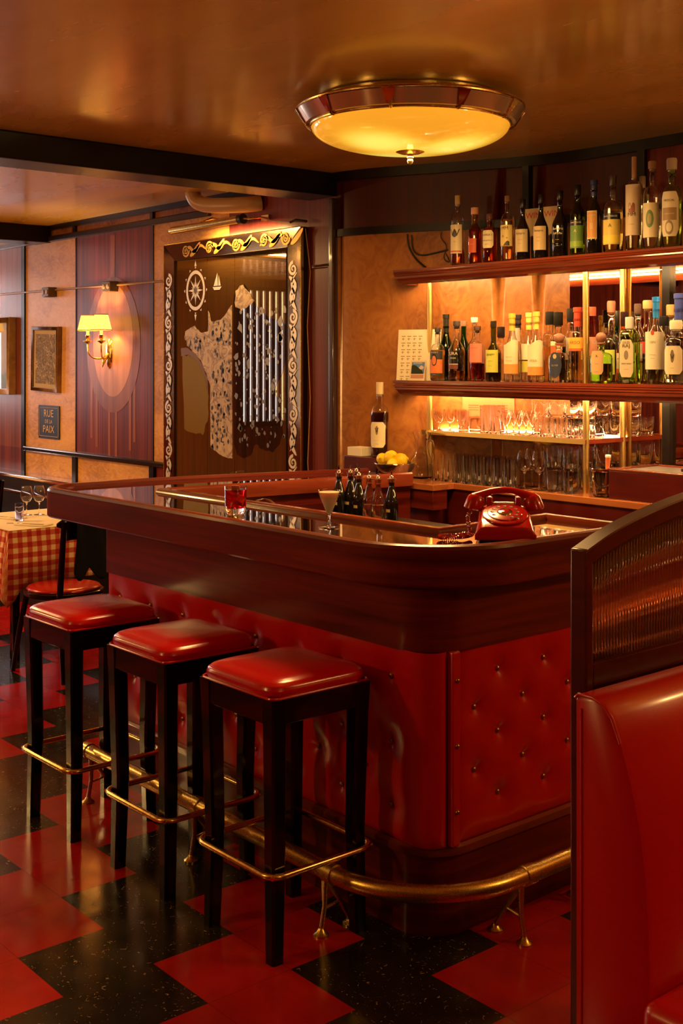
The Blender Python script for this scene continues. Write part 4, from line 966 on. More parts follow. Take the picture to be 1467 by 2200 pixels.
# ================================================================== GLASSWARE
def glass_thing(name, label, cat, prof_out, wall=.0016, bottom=None, group=None, flutes=0, seg=28, inner=None, mat=GLASS):
    """closed shell from an outer profile (bottom -> rim); inner: explicit inner profile (rim -> bottom)"""
    t = None
    pf = list(prof_out)+[(prof_out[-1][0]-wall, prof_out[-1][1])]+inner
    m = MB().lathe(pf, seg, cap=False)
    if flutes:
        for i, (x, y, z) in enumerate(m.v):
            r = math.hypot(x, y); a = math.atan2(y, x)
            if r > .012: k = 1+.035*abs(math.sin(a*flutes/2))*(1 if z < prof_out[-1][1]*.8 else 0); m.v[i] = (x*k, y*k, z)
    o = m.build(name, mat, angle=50)
    return tag(o, label, cat, group)
def place(o, x, y, z, label=None, group=None, first=[None]):
    o.location = (x, y, z+.0005); return o
def tumbler_p(r, h, w=.0018, b=.010, flare=1.05):
    return [(.0004, 0), (r*.92, 0), (r, .003), (r*flare, h)], [((r-w), b+.002), (.0004, b)]
def stem_p(bowl, r_foot, h_stem, w=.0014):
    # bowl: list of (r,z above stem top)
    out = [(.0004, 0), (r_foot, 0), (r_foot, .002), (.006, .007), (.0035, .016), (.0035, h_stem-.006)]+[(r, h_stem+z) for r, z in bowl]
    inn = [(max(r-w, .0004), h_stem+z+(.002 if i == 0 else 0)) for i, (r, z) in enumerate(bowl)][::-1][1:]+[(.0004, h_stem+.004)]
    return out, inn
SMALLB = [(.006, 0), (.020, .010), (.028, .028), (.030, .048), (.027, .068)]
VB = [(.004, 0), (.012, .022), (.026, .055), (.036, .078)]
WINEB = [(.006, 0), (.024, .012), (.036, .035), (.038, .055), (.033, .085), (.028, .105)]
KINDS = {}
def gkind(key, x, y, z, label, group=None, cat='glass'):
    if key not in KINDS:
        if key == 'small_stem': o_, i_ = stem_p(SMALLB, .026, .040); nm = 'small_stemmed_glass'; fl = 0
        elif key == 'v_glass': o_, i_ = stem_p(VB, .030, .035); nm = 'cocktail_glass'; fl = 0
        elif key == 'wine': o_, i_ = stem_p(WINEB, .034, .075); nm = 'wine_glass'; fl = 0
        elif key == 'highball': o_, i_ = tumbler_p(.027, .135); nm = 'highball_glass'; fl = 0
        elif key == 'tall_highball': o_, i_ = tumbler_p(.025, .155, flare=1.08); nm = 'highball_glass'; fl = 0
        elif key == 'rocks': o_, i_ = tumbler_p(.036, .078, b=.014); nm = 'rocks_glass'; fl = 0
        elif key == 'fluted': o_, i_ = tumbler_p(.034, .085, b=.014, flare=1.12); nm = 'fluted_tumbler'; fl = 24
        elif key == 'pint': o_, i_ = tumbler_p(.034, .098, b=.012, flare=1.10); nm = 'fluted_tumbler'; fl = 20
        elif key == 'straight': o_, i_ = tumbler_p(.026, .105, flare=1.03); nm = 'straight_tumbler'; fl = 0
        o = glass_thing(nm, label, cat, o_, inner=i_, group=group, flutes=fl, seg=48 if fl else 26)
        KINDS[key] = o
    else:
        o = KINDS[key].copy(); COL.objects.link(o); o['label'] = label; o['category'] = cat
        if 'group' in o.keys(): del o['group']
        if group: o['group'] = group
    o.location = (x, y, z+.0006); o.rotation_euler = (0, 0, random.random()*6)
    return o
# on the short shelf
g1 = 'small stemmed glasses at the left end of the glassware shelf'
for u, y in ((943, 4.352), (966, 4.355), (990, 4.42)): gkind('small_stem', bx(u, y), y, gl_z, 'small bell-shaped stemmed glass at the brass pole end of the short shelf', g1)
gkind('straight', bx(996, 4.355), 4.355, gl_z, 'narrow clear tumbler right after the small stemmed glasses')
gkind('rocks', bx(1024, 4.39), 4.39, gl_z, 'low wide rocks glass between the narrow tumbler and the highballs')
for u, y in ((1043, 4.36), (1064, 4.365), (1050, 4.45), (1072, 4.45)): gkind('highball', bx(u, y), y, gl_z, 'straight clear highball glass amid the short shelf', 'highballs on the short shelf')
for u, y in ((1088, 4.36), (1115, 4.36), (1144, 4.37), (1103, 4.45), (1130, 4.46)): gkind('v_glass', bx(u, y), y, gl_z, 'cone-shaped cocktail glass standing on the short lower shelf', 'cone glasses on the short shelf')
g2 = 'fluted tumblers stacked on the short shelf'
for u, y in ((1176, 4.37), (1207, 4.37), (1238, 4.37), (1163, 4.46), (1196, 4.46), (1229, 4.46), (1262, 4.46), (1183, 4.56), (1216, 4.56), (1249, 4.56), (1282, 4.56)):
    gkind('fluted', bx(u, y), y, gl_z, 'thick fluted tumbler in the %s row on the short shelf beside the brass pole' % ('front' if y < 4.4 else 'middle' if y < 4.5 else 'back'), g2+(', front row' if y < 4.4 else ', middle row' if y < 4.5 else ', back row'))
for u, y in ((1163, 4.46), (1196, 4.46), (1229, 4.46), (1262, 4.46)):
    gkind('rocks', bx(u, y), y, gl_z+.086, 'rocks glass stacked on top of a fluted tumbler', 'rocks glasses stacked on the short shelf')
# on the counter
g3 = 'tall highball glasses on the back bar counter'
for row, (yy, us) in enumerate(((4.265, (940, 962, 984, 1006, 1028, 1050, 1072, 1094)), (4.325, (952, 974, 996, 1018, 1040, 1062, 1084, 1106)), (4.385, (986, 1008, 1030, 1052, 1074, 1096)))):
    for u in us:
        x = bx(u, yy)
        if yy+.03 < wall_y(x): gkind('highball', x, yy, ct_z, 'clear highball glass in the %s rank on the counter under the short shelf' % ('front', 'middle', 'back')[row], g3+', %s rank' % ('front', 'middle', 'back')[row])
for u, y in ((1126, 4.29), (1158, 4.285), (1142, 4.375)): gkind('wine', bx(u, y), y, ct_z, 'stemmed wine glass on the counter between highballs and tumblers', 'wine glasses on the back bar counter')
g4 = 'tumblers stacked two high on the counter'
for y, us in ((4.29, (1190, 1226)), (4.38, (1182, 1214)), (4.47, (1200, 1230, 1262, 1290))):
    for u in us:
        for k in range(2): rw = 'front' if y < 4.3 else 'middle' if y < 4.4 else 'back'; gkind('pint', bx(u, y), y, ct_z+k*.0995, ('lower' if k == 0 else 'upper')+' fluted tumbler of a two-high stack in the %s row on the counter' % rw, g4+(' below' if k == 0 else ' above')+', '+rw+' row')
tag(MB().sphere((bx(1176, 4.44), 4.44, ct_z+.215), .024, 14, 1.5, 1, .7).build('lemon_wedge', cm((.85, .62, .04), .4)), 'bright yellow lemon piece lying on the stacked tumblers', 'lemon')
# ice bucket of hammered glass with handle and a wooden muddler
ib = empty('ice_bucket', (bx(1300, 4.31), 4.31, ct_z), 0, 'pale hammered glass ice bucket with thin metal handle', 'ice bucket')
m = MB().lathe([(.0004, 0), (.048, 0), (.052, .004), (.062, .10), (.066, .125), (.063, .125), (.058, .10), (.048, .010), (.0004, .010)], 36, cap=False)
for i, (x, y, z) in enumerate(m.v):
    if .008 < z < .12: k = 1+.02*math.sin(z*300+math.atan2(y, x)*9); m.v[i] = (x*k, y*k, z)
m.build('bucket', GLASS_SM, ib)
MB().tube([(-.067*math.cos(a), -.03*math.sin(a), .118-.075*math.sin(a)) for a in [PI*k/20 for k in range(21)]], .0025, 8).build('handle', CHROME, ib)
MB().lathe([(.0665, .112), (.068, .114), (.068, .124), (.0665, .126)], 36).build('rim_band', CHROME, ib)
mud = tag(MB().lathe([(.007, 0), (.009, .05), (.008, .09), (.011, .16), (.010, .165)], 16).build('muddler', cm((.42, .10, .03), .4)), 'reddish wooden muddler with white tip standing in the ice bucket', 'muddler')
mud.location = (ib.location.x+.006, 4.31, ct_z+.0115); mud.rotation_euler = (.06, .10, 0)
o = MB().lathe([(.0115, .163), (.0125, .165), (.0125, .172), (.011, .174)], 16).build('tip', cm((.88, .80, .62)), mud)
# lemon bowl, jug, wine bottle, napkin box on the corner block
bl_x, bl_y = -4.49, 4.165
bw = empty('fruit_bowl', (bl_x, bl_y, ct_z), 0, 'footed silver bowl heaped with lemons on the corner block', 'bowl')
MB().lathe([(.0004, 0), (.045, 0), (.046, .004), (.030, .010), (.030, .014), (.060, .022), (.090, .045), (.104, .072), (.108, .078), (.105, .079), (.100, .072), (.086, .047), (.056, .026), (.0004, .022)], 48, cap=False).build('bowl', STEEL, bw, angle=50)
MB().tube([(.106*math.cos(a), .106*math.sin(a), .078) for a in [2*PI*k/48 for k in range(48)]], .0035, 8, True).build('rolled_rim', CHROME, bw)
LEM = pm('lemon_peel', (.88, .60, .015), .38, bump=.5, bscale=300, sss=.1)
def lemon(x, y, z, rot, label, s=1):
    pr = [(.0004, -.043), (.006, -.041), (.010, -.037), (.020, -.031), (.028, -.020), (.0315, -.004), (.030, .012), (.023, .026), (.012, .034), (.007, .039), (.005, .043), (.0004, .044)]
    o = MB().lathe([(r*s, q*s) for r, q in pr], 22, cap=False).build('lemon', LEM, angle=180); o.location = (x, y, z); o.rotation_euler = rot
    return tag(o, label, 'lemon', None)
lemon(bl_x-.050, bl_y-.042, ct_z+.098, (1.3, .2, .5), 'round lemon at the wine bottle side of the silver bowl', .98)
lemon(bl_x-.000, bl_y-.030, ct_z+.108, (1.2, .5, 1.1), 'largest lemon on top in the middle of the silver bowl', 1.15)
lemon(bl_x+.052, bl_y-.005, ct_z+.092, (.35, .25, .2), 'lemon standing tip up at the glass side of the silver bowl', .95)
lemon(bl_x-.010, bl_y+.045, ct_z+.095, (1.5, .1, 2.2), 'lemon at the back of the silver bowl partly hidden by the others', 1.0)
lemon(bl_x+.035, bl_y-.050, ct_z+.078, (1.45, .1, .3), 'lemon low in front against the rim of the silver bowl', .9)
jug = empty('glass_jug', (-4.40, 4.265, ct_z), 0, 'clear glass water jug with flared neck behind the lemons', 'jug')
MB().lathe([(.0004, 0), (.045, 0), (.056, .012), (.062, .05), (.055, .09), (.036, .135), (.031, .165), (.036, .20), (.047, .235), (.045, .235), (.034, .20), (.029, .165), (.034, .135), (.053, .09), (.060, .05), (.053, .014), (.0004, .010)], 36, cap=False).build('body', GLASS, jug)
MB().tube([(.034, 0, .20), (.075, 0, .195), (.088, 0, .16), (.08, 0, .11), (.058, 0, .075)], .005, 10).build('handle', GLASS, jug)
nbx = tag(MB().box(-4.83, -4.575, 4.112, 4.235, 0, .10).build('napkin_box', MAHOG_D, bevel=.003), 'dark wooden napkin box under the tall wine bottle', 'napkin box'); nbx.location = (0, 0, ct_z+.0005)
nk = tag(MB().box(-.055, .055, -.045, .045, 0, .045).build('napkin_stack', cm((.88, .80, .62), .8), bevel=.002), 'stack of cream paper napkins beside the wine bottle', 'napkins'); nk.location = (-4.755, 4.165, ct_z+.1015)
wbt = bottle(-4.618, 4.175, ct_z+.1015, 'big red wine bottle with tall cream cork beside the lemon bowl', h=.385, r=.046, nr=.016, sh=.56, taper=.14, liquid='darkred', lvl=.60, cap='tall', capc=(.78, .62, .38), caph=.065, capr=.019, lab=[(.13, .47, (.82, .70, .45), 58, 'oct'), (.30, .42, (.25, .18, .1), 9, 'oval')], rz=math.radians(28), text=[('V', .36, .035, INK), ('- - - -', .23, .012, INK), ('------', .18, .010, INK)], name='wine_bottle')

# ================================================================== ON THE BAR
TOPZ = 1.1462
def on_bar(u, v): return onz(u, v, TOPZ)
# red drink
p = on_bar(506, 1106)
rg = empty('red_cocktail', (p.x, p.y, TOPZ), 0, 'rocks glass of bright red cocktail with ice near the inner rail', 'drink')
MB().lathe([(.0004, 0), (.030, 0), (.0325, .004), (.0365, .022), (.0385, .035), (.0405, .105), (.0388, .105), (.0368, .040), (.034, .026), (.0004, .022)], 40, cap=False).build('glass', GLASS, rg, angle=40)
MB().lathe([(.0004, .0225), (.034, .0265), (.0369, .040), (.0385, .092), (.0004, .092)], 40, cap=False).build('drink', pm('red_aperitif', (.75, .012, .008), 0, trans=1, ior=1.34), rg, angle=40)
for k, (x, y, z, a) in enumerate([(-.008, -.006, .074, .4), (.010, .008, .055, 1.0)]):
    o = MB().box(-.014, .014, -.014, .014, -.014, .014).build('ice_cube', pm('ice', (.95, .75, .68), .15, trans=.5), rg, bevel=.003); o.location = (x, y, z); o.rotation_euler = (a, .5, a)
MB().box(-.016, .018, -.004, .004, .086, .106).xf(Matrix.Rotation(.4, 4, 'Z')).build('citrus_peel', cm((.35, .05, .01)), rg, bevel=.002)
# white cocktail
p = on_bar(707, 1134)
wg = empty('white_cocktail', (p.x, p.y, TOPZ), 0, 'stemmed cone glass of cloudy white cocktail on the black bar top', 'drink')
vb = [(.004, 0), (.010, .010), (.028, .055), (.0385, .084)]
o_, i_ = stem_p(vb, .036, .042, .0013)
MB().lathe(o_+[(o_[-1][0]-.0013, o_[-1][1])]+i_, 40, cap=False).build('glass', GLASS, wg, angle=40)
MB().lathe([(.0004, .0465), (.0092, .053), (.0268, .0972), (.0348, .1205), (.0004, .1205)], 40, cap=False).build('drink', pm('cloudy_drink', (.90, .80, .62), .25, sss=.3), wg, angle=40)
# telephone
p = on_bar(1089, 1168); pc_ = on_bar(1150, 1112)
ph = empty('rotary_telephone', (p.x-.075, p.y+.072, TOPZ), math.radians(44), 'red rotary telephone with curly cord on the corner of the bar', 'telephone')
ph.scale = (.94, .94, .84)
PR = pm('glossy_red_phone', (.40, .005, .004), .2, coat=.5, coat_r=.06)
# local frame: front = -Y towards camera
def bodyf():
    secs = [(-.105, .098, .012, .050), (-.102, .100, .010, .058), (-.06, .098, .010, .082), (0, .094, .010, .100), (.04, .090, .010, .112), (.075, .082, .010, .116), (.098, .078, .012, .100), (.102, .074, .014, .09)]
    vs = []; fs = []; n = None
    for y, w, zb, zt in secs:
        wt = w*.84; r = .012
        ring = [(-w, zb), (-w*1.0, zb+.02), (-wt-.006, zt-.014), (-wt+.004, zt-.003), (-wt+.018, zt), (wt-.018, zt), (wt-.004, zt-.003), (wt+.006, zt-.014), (w, zb+.02), (w, zb)]
        n = len(ring); vs += [(x, y, z) for x, z in ring]
    for i in range(len(secs)-1):
        for k in range(n): k2 = (k+1) % n; fs.append((i*n+k, i*n+k2, (i+1)*n+k2, (i+1)*n+k))
    fs += [tuple(range(n)), tuple(reversed([(len(secs)-1)*n+k for k in range(n)]))]
    return MB().add(vs, fs)
bodyf().build('body', PR, ph, bevel=.004, seg=3, angle=50)
MB().box(-.085, .085, -.092, .09, 0, .014).build('base', BLACKP, ph, bevel=.003)
# dial on the sloping top
tilt = math.atan2(.042, .10)
D = Matrix.Translation((0, -.028, .0965)) @ Matrix.Rotation(tilt, 4, 'X')
m = MB().lathe([(.0004, .004), (.070, .004), (.074, .002), (.076, -.002)], 56, cap=False); m.xf(D); dl = m.build('dial_bezel', PR, ph)
m = MB().lathe([(.0004, .0085), (.052, .0085), (.056, .0075), (.058, .004)], 56, cap=False)
m.xf(D); m.build('dial', PR, dl)
m = MB()
for k in range(10):
    a = math.radians(-60+30*k); m.lathe([(.0065, .0088), (.0055, .0095), (.0004, .0092)], 14, (.042*math.cos(a), .042*math.sin(a), 0), cap=False)
m.xf(D); m.build('finger_holes', pm('finger_hole_red', (.16, .003, .003), .3), dl)
m = MB().lathe([(.0004, .0125), (.021, .0125), (.024, .0105), (.025, .0085)], 30, cap=False); m.xf(D); m.build('number_ring', CHROME, dl)
m = MB().lathe([(.0004, .0140), (.013, .0138), (.015, .0126)], 24, cap=False); m.xf(D); m.build('dial_centre', PR, dl)
m = MB().tube([(.030, -.040, .009), (.040, -.050, .013), (.052, -.058, .010)], .002, 6); m.xf(D); m.build('finger_stop', CHROME, dl)
# cradle
for sx in (-1, 1):
    m = MB().box(sx*.048-.010, sx*.048+.010, .045, .095, .105, .148); m.build('cradle_prong', PR, ph, bevel=.005)
MB().box(-.036, .036, .055, .082, .112, .128).build('cradle_bar', CHROME, ph, bevel=.004)
# handset: arc with two cups
hs = empty('handset', (0, .062, .140)); hs.parent = ph
pts = []; rad = []
for k in range(25):
    w = -1+2*k/24; pts.append((w*.098, 0, .034-.030*w*w)); rad.append(.0135+.008*abs(w)**5)
MB().tube(pts, rad, 16).build('grip', PR, hs)
for sx in (-1, 1):
    m = MB().lathe([(.0004, .016), (.018, .013), (.027, .004), (.031, -.014), (.033, -.030), (.0335, -.040), (.029, -.044), (.0004, -.041)], 32, cap=False)
    m.xf(Matrix.Translation((sx*.094, 0, .004)) @ Matrix.Rotation(sx*-.22, 4, 'Y')); m.build('earpiece' if sx < 0 else 'mouthpiece', PR, hs)
# coiled cord from the left cup down to the bar and back to the base
def coil(path, r, turns, wire, name):
    P = [Vector(q) for q in path]; P = [Vector(q) for q in [tuple(a) for a in P]]
    for _ in range(3):
        q = [P[0]]
        for a, b in zip(P, P[1:]): q += [a.lerp(b, .25), a.lerp(b, .75)]
        P = q+[P[-1]]
    L = [0]
    for a, b in zip(P, P[1:]): L.append(L[-1]+(b-a).length)
    pts = []; n = turns*9
    for k in range(n+1):
        s = L[-1]*k/n; i = max(j for j in range(len(L)-1) if L[j] <= s+1e-9); w = (s-L[i])/(L[i+1]-L[i]+1e-9)
        c = P[i].lerp(P[i+1], w); t = (P[i+1]-P[i]).normalized(); x = t.cross(Vector((0,0,1))) if abs(t.z) < .95 else t.cross(Vector((0,1,0))); x.normalize(); y = t.cross(x)
        a = 2*PI*turns*k/n; pts.append(c+x*math.cos(a)*r+y*math.sin(a)*r)
    return MB().tube(pts, wire, 6).build(name, PR, ph)
coil([(-.095, .060, .112), (-.125, .05, .08), (-.118, .03, .04), (-.110, .0, .012), (-.13, -.05, .0125), (-.19, -.085, .0125), (-.225, -.06, .0125), (-.20, -.02, .0125), (-.155, -.02, .0125), (-.13, -.045, .026), (-.102, -.05, .018)], .0058, 58, .0021, 'coiled_cord')
# pourer bottles in the well
def pourer(u, y, label, glass='dark', h=.185, liquid=None):
    x = bx(u, y); t = empty('pourer_bottle', (x, y, 1.0055), 0, label, 'bottle', None)
    pf = [(.0004, .004), (.024, 0), (.0285, .004), (.0285, h*.50), (.027, h*.58), (.020, h*.72), (.0125, h*.86), (.0115, h*.93), (.0135, h*.935), (.0135, h)]
    if glass == 'dark': m = MB().lathe(pf+[(.0004, h)], 28, cap=False)
    else: m = MB().lathe(pf+[(.0115, h), (.010, h*.90), (.018, h*.72), (.025, h*.57), (.0265, h*.48), (.0265, .010), (.0004, .008)], 28, cap=False)
    if glass == 'clear':
        for i, (a, b_, c) in enumerate(m.v): r = math.hypot(a, b_); k = 1+.03*math.sin(math.atan2(b_, a)*14)*(r > .02); m.v[i] = (a*k, b_*k, c)
    m.build('glass', GC[glass], t, angle=50)
    if liquid: MB().lathe([(.0004, .0105), (.0262, .0105), (.0262, h*.46), (.0004, h*.46)], 24, cap=False).build('liquid', LC[liquid], t, angle=50)
    MB().lathe([(.0145, h-.004), (.0145, h+.008), (.020, h+.009), (.020, h+.011), (.0085, h+.013), (.0075, h+.022), (.004, h+.026)], 20).build('pourer', CHROME, t)
    MB().tube([(0, 0, h+.022), (0, -.001, h+.036), (.006, -.004, h+.046)], [.0042, .0035, .003], 8).build('spout', CHROME, t)
    if glass == 'dark': 
        m = MB(); a0 = -PI/2-.1
        vs = []
        for k in range(7): a = a0+.7*k/6; vs += [(.0292*math.cos(a), .0292*math.sin(a), h*.30), (.0292*math.cos(a), .0292*math.sin(a), h*.37)]
        m.add(vs, [(2*i, 2*i+2, 2*i+3, 2*i+1) for i in range(6)]).build('label', cm((.40, .28, .12)), t, fix=False)
    return t
pourer(728, 3.50, 'dark pourer bottle standing by itself closest to the white cocktail')
pourer(753, 3.55, 'dark pourer bottle second in the row past the white cocktail')
pourer(771, 3.49, 'dark pourer bottle just before the two clear ones')
pourer(766, 3.62, 'dark pourer bottle tucked behind the others in the well')
pourer(793, 3.44, 'clear ribbed pourer bottle, farther from the lemon bowl of the two', 'clear', liquid='water')
pourer(812, 3.45, 'clear ribbed pourer bottle, nearer the lemon bowl of the two', 'clear', liquid='water')
pourer(841, 3.50, 'dark pourer bottle standing apart below the lemon bowl')
# bitters glass with pink and white sweets, caddy of small items, soda gun
p = onY(566, 1083, 3.03); zb = .8605
gb = empty('garnish_jar', (p.x, 3.03, zb), 0, 'rounded glass jar of pink and white garnish behind the inner rail', 'jar')
MB().lathe([(.0004, 0), (.04, 0), (.055, .02), (.062, .12), (.060, .20), (.052, .245), (.03, .262), (.0004, .268), (.0004, .265), (.028, .259), (.050, .242), (.057, .20), (.059, .12), (.052, .022), (.0004, .006)], 32, cap=False).build('glass', GLASS, gb)
m = MB()
for k in range(16): m.sphere((random.uniform(-.03, .03), random.uniform(-.03, .03), .17+random.random()*.06), .014, 8, mi=k % 2)
m.build('garnish', [cm((.80, .18, .25)), cm((.85, .75, .65))], gb)
MB().lathe([(.059, 0), (.0625, .05), (.0625, .15), (.059, .165), (.057, .15)], 32).build('metal_band', STEEL, gb)
sg = empty('soda_gun', (bx(672, 3.05), 3.05, .8605), math.radians(30), 'black and chrome soda gun in its holster inside the bar', 'soda gun')
MB().box(-.05, .05, -.03, .03, 0, .17).build('holster', BLACKP, sg, bevel=.01)
MB().tube([(-.12, 0, .195), (-.04, 0, .215), (.04, 0, .20)], [.011, .02, .016], 14).build('gun', CHROME, sg)
MB().tube([(-.12, 0, .195), (-.19, .02, .17), (-.22, .05, .08), (-.2, .05, .02)], .009, 10).build('hose', BLACKP, sg)
MB().box(-.03, .03, -.016, .016, .172, .21).build('button_pad', BLACKP, sg, bevel=.005)
tag(MB().box(-.05, .05, -.035, .035, 0, .21).build('caddy_box', BLACKP, bevel=.006), 'black caddy box inside the bar next to the garnish jar', 'caddy').location = (bx(625, 3.06), 3.06, .8605)
# ================================================================== CABLES ON THE WALL
def hang(pts, r, label, nm='cable'):
    P = [Vector(q) for q in pts]
    for _ in range(3):
        q = [P[0]]
        for a, b in zip(P, P[1:]): q += [a.lerp(b, .25), a.lerp(b, .75)]
        P = q+[P[-1]]
    return tag(MB().tube(P, r, 8).build(nm, BLACKP), label, 'cable')
def wp_(u, v, d=.012):
    # a point on the curved wall behind pixel (u, v)
    y = 4.4
    for _ in range(30): q = onY(u, v, y); y = y*.5+.5*(wall_y(q.x)-d)
    return onY(u, v, y)
hang([wp_(875, 503), wp_(877, 530), wp_(892, 556), wp_(915, 575, .03)], .005, 'thick black cable looping from the trim to the top shelf')
hang([wp_(884, 505), wp_(886, 540), wp_(905, 550), wp_(935, 543), wp_(962, 536)], .004, 'thin black cable sagging sideways across the veneer wall')
hang([wp_(948, 498), wp_(946, 512), wp_(962, 528), wp_(950, 556), wp_(968, 566), wp_(958, 545)], .003, 'kinked black wire beside the first bottle of the top shelf')

# ================================================================== MIRROR MAP ON THE BACK WALL
def blotch(name, stops, scale, rough=.6, dist=1.5, det=8):
    m, N, L, b = new_mat(name); tc = N.new('ShaderNodeTexCoord'); n = N.new('ShaderNodeTexNoise'); n.inputs['Scale'].default_value = scale; n.inputs['Detail'].default_value = det; n.inputs['Distortion'].default_value = dist
    L.new(tc.outputs['Object'], n.inputs['Vector']); r = ramp(N, stops); L.new(n.outputs['Fac'], r.inputs['Fac']); L.new(r.outputs['Color'], b.inputs['Base Color']); b.inputs['Roughness'].default_value = rough
    return m
MX0, MX1, MZ0, MZ1 = -6.66, -5.243, .78, 2.452
ma = empty('mirror_map', ((MX0+MX1)/2, WB, MZ0), 0, 'tall smoky gold mirror panel etched with a map, in an etched mirror frame', 'mirror artwork')
mo = Vector(((MX0+MX1)/2, WB, MZ0))
def apart(mb, name, mat, parent=ma, **k):
    o = mb.build(name, mat, parent, **k)
    if parent is ma: o.location = -mo
    return o
SMK = pm('smoky_gold_mirror', (.42, .25, .09), .015, .85)
SMK2 = pm('ochre_mirror', (.42, .28, .05), .2, .6)
FRM = pm('frame_mirror', (.60, .44, .24), .10, 1)
ETC = pm('etched_silver', (.80, .72, .60), .38, .55)
GLD = pm('etched_gold', (.80, .45, .10), .3, .7)
IX0, IX1, IZ0, IZ1 = -6.54, -5.375, .93, 2.345
apart(MB().box(MX0, MX1, WB-.030, WB-.001, MZ0, MZ1), 'backing', BLACK_TRIM)
# central panes: two narrow, one wide, one more
xa = onY(441, 700, 4.15).x; xb_ = onY(500, 700, 4.15).x
for a, b_ in ((IX0, xa), (xa, xb_), (xb_, IX1)):
    apart(MB().box(a+.002, b_-.002, WB-.036, WB-.0305, IZ0, IZ1), 'pane', SMK)
def quadprism(q, y0, y1): return MB().wallprism(q, y0, y1)
for q in ([(MX0, MZ1), (MX1, MZ1), (IX1, IZ1), (IX0, IZ1)], [(MX0, MZ0), (MX0, MZ1), (IX0, IZ1), (IX0, IZ0)], [(MX1, MZ0), (IX1, IZ0), (IX1, IZ1), (MX1, MZ1)], [(MX0, MZ0), (IX0, IZ0), (IX1, IZ0), (MX1, MZ0)]):
    cx_ = sum(p[0] for p in q)/4; cz_ = sum(p[1] for p in q)/4
    q2 = [(cx_+(x-cx_)*.998, cz_+(z-cz_)*.998) for x, z in q]
    m = MB().wallprism(q2, WB-.044, WB-.0305)
    # tilt strips slightly: outer edge nearer the room
    for i, (x, y, z) in enumerate(m.v):
        if y < WB-.04 and (abs(x-MX0) < .02 or abs(x-MX1) < .02 or abs(z-MZ0) < .02 or abs(z-MZ1) < .02): m.v[i] = (x, y-.006, z)
    apart(m, 'frame_strip', FRM)
apart(MB().tube([(IX0, WB-.046, IZ0), (IX0, WB-.046, IZ1), (IX1, WB-.046, IZ1), (IX1, WB-.046, IZ0)], .004, 6, True), 'inner_bead', BLACK_TRIM)
apart(MB().tube([(MX0, WB-.048, MZ0), (MX0, WB-.048, MZ1), (MX1, WB-.048, MZ1), (MX1, WB-.048, MZ0)], .0045, 6, True), 'outer_bead', BRASS)
# scroll ornament on the frame
def spiral(cx, cz, r0, turns, w, flip=1, start=0, n=26):
    L_ = []; R_ = []
    for k in range(n+1):
        t_ = k/n; r = r0*(1-.85*t_); a = start+flip*turns*2*PI*t_; ww = w*(1-.6*t_)
        L_.append((cx+(r+ww/2)*math.cos(a), cz+(r+ww/2)*math.sin(a))); R_.append((cx+(r-ww/2)*math.cos(a), cz+(r-ww/2)*math.sin(a)))
    return L_, R_
def ribbon(m, L_, R_, y):
    o = len(m.v); n = len(L_); vs = [(x, y, z) for x, z in L_]+[(x, y, z) for x, z in R_]
    m.add(vs, [(k, k+1, n+k+1, n+k) for k in range(n-1)])
def wave_band(m, pts, w, y):
    P = [Vector(p) for p in pts]
    for _ in range(2):
        q = [P[0]]
        for a, b in zip(P, P[1:]): q += [a.lerp(b, .25), a.lerp(b, .75)]
        P = q+[P[-1]]
    L_ = []; R_ = []
    for i in range(len(P)):
        d = (P[min(i+1, len(P)-1)]-P[max(i-1, 0)]).normalized(); ww = w*math.sin(PI*(i+.6)/len(P)); L_.append((P[i].x-d.y*ww, P[i].y+d.x*ww)); R_.append((P[i].x+d.y*ww, P[i].y-d.x*ww))
    ribbon(m, L_, R_, y)
m = MB(); yf = WB-.0522
for k, x in enumerate((-6.40, -6.14, -5.86, -5.58, -5.38)):
    ribbon(m, *spiral(x, 2.398, .040, 1.9, .013, 1 if k % 2 else -1, 0), yf); wave_band(m, [(x+.05, 2.36), (x+.10, 2.385), (x+.16, 2.44)], .016, yf)
for k in range(4):
    x = -6.30+.27*k; wave_band(m, [(x-.13, 2.37), (x-.07, 2.43), (x+.0, 2.375), (x+.06, 2.43), (x+.13, 2.39)], .012, yf)
apart(m, 'top_scrolls', GLD, fix=False)
m = MB()
for side, cx in ((0, -6.60), (1, -5.309)):
    for k in range(6):
        z = 2.22-k*.27
        for q_ in range(5): a_ = q_*1.25; m.add([(cx+.012*math.cos(a_)+.006*math.cos(j*1.57), yf, z-.135+.05*math.sin(a_*1.3)+.010*math.sin(j*1.57)) for j in range(4)], [(0, 1, 2, 3)])
        wave_band(m, [(cx+.035, z-.02), (cx-.028, z-.08), (cx+.028, z-.15), (cx-.03, z-.21)], .007, yf)
        ribbon(m, *spiral(cx, z, .038, 1.5, .019, 1 if (k+side) % 2 else -1, PI/2), yf)
        wave_band(m, [(cx-.035, z-.04), (cx+.03, z-.09), (cx-.03, z-.16), (cx+.03, z-.23)], .019, yf)
apart(m, 'side_scrolls', ETC, fix=False)['kind'] = 'stuff'
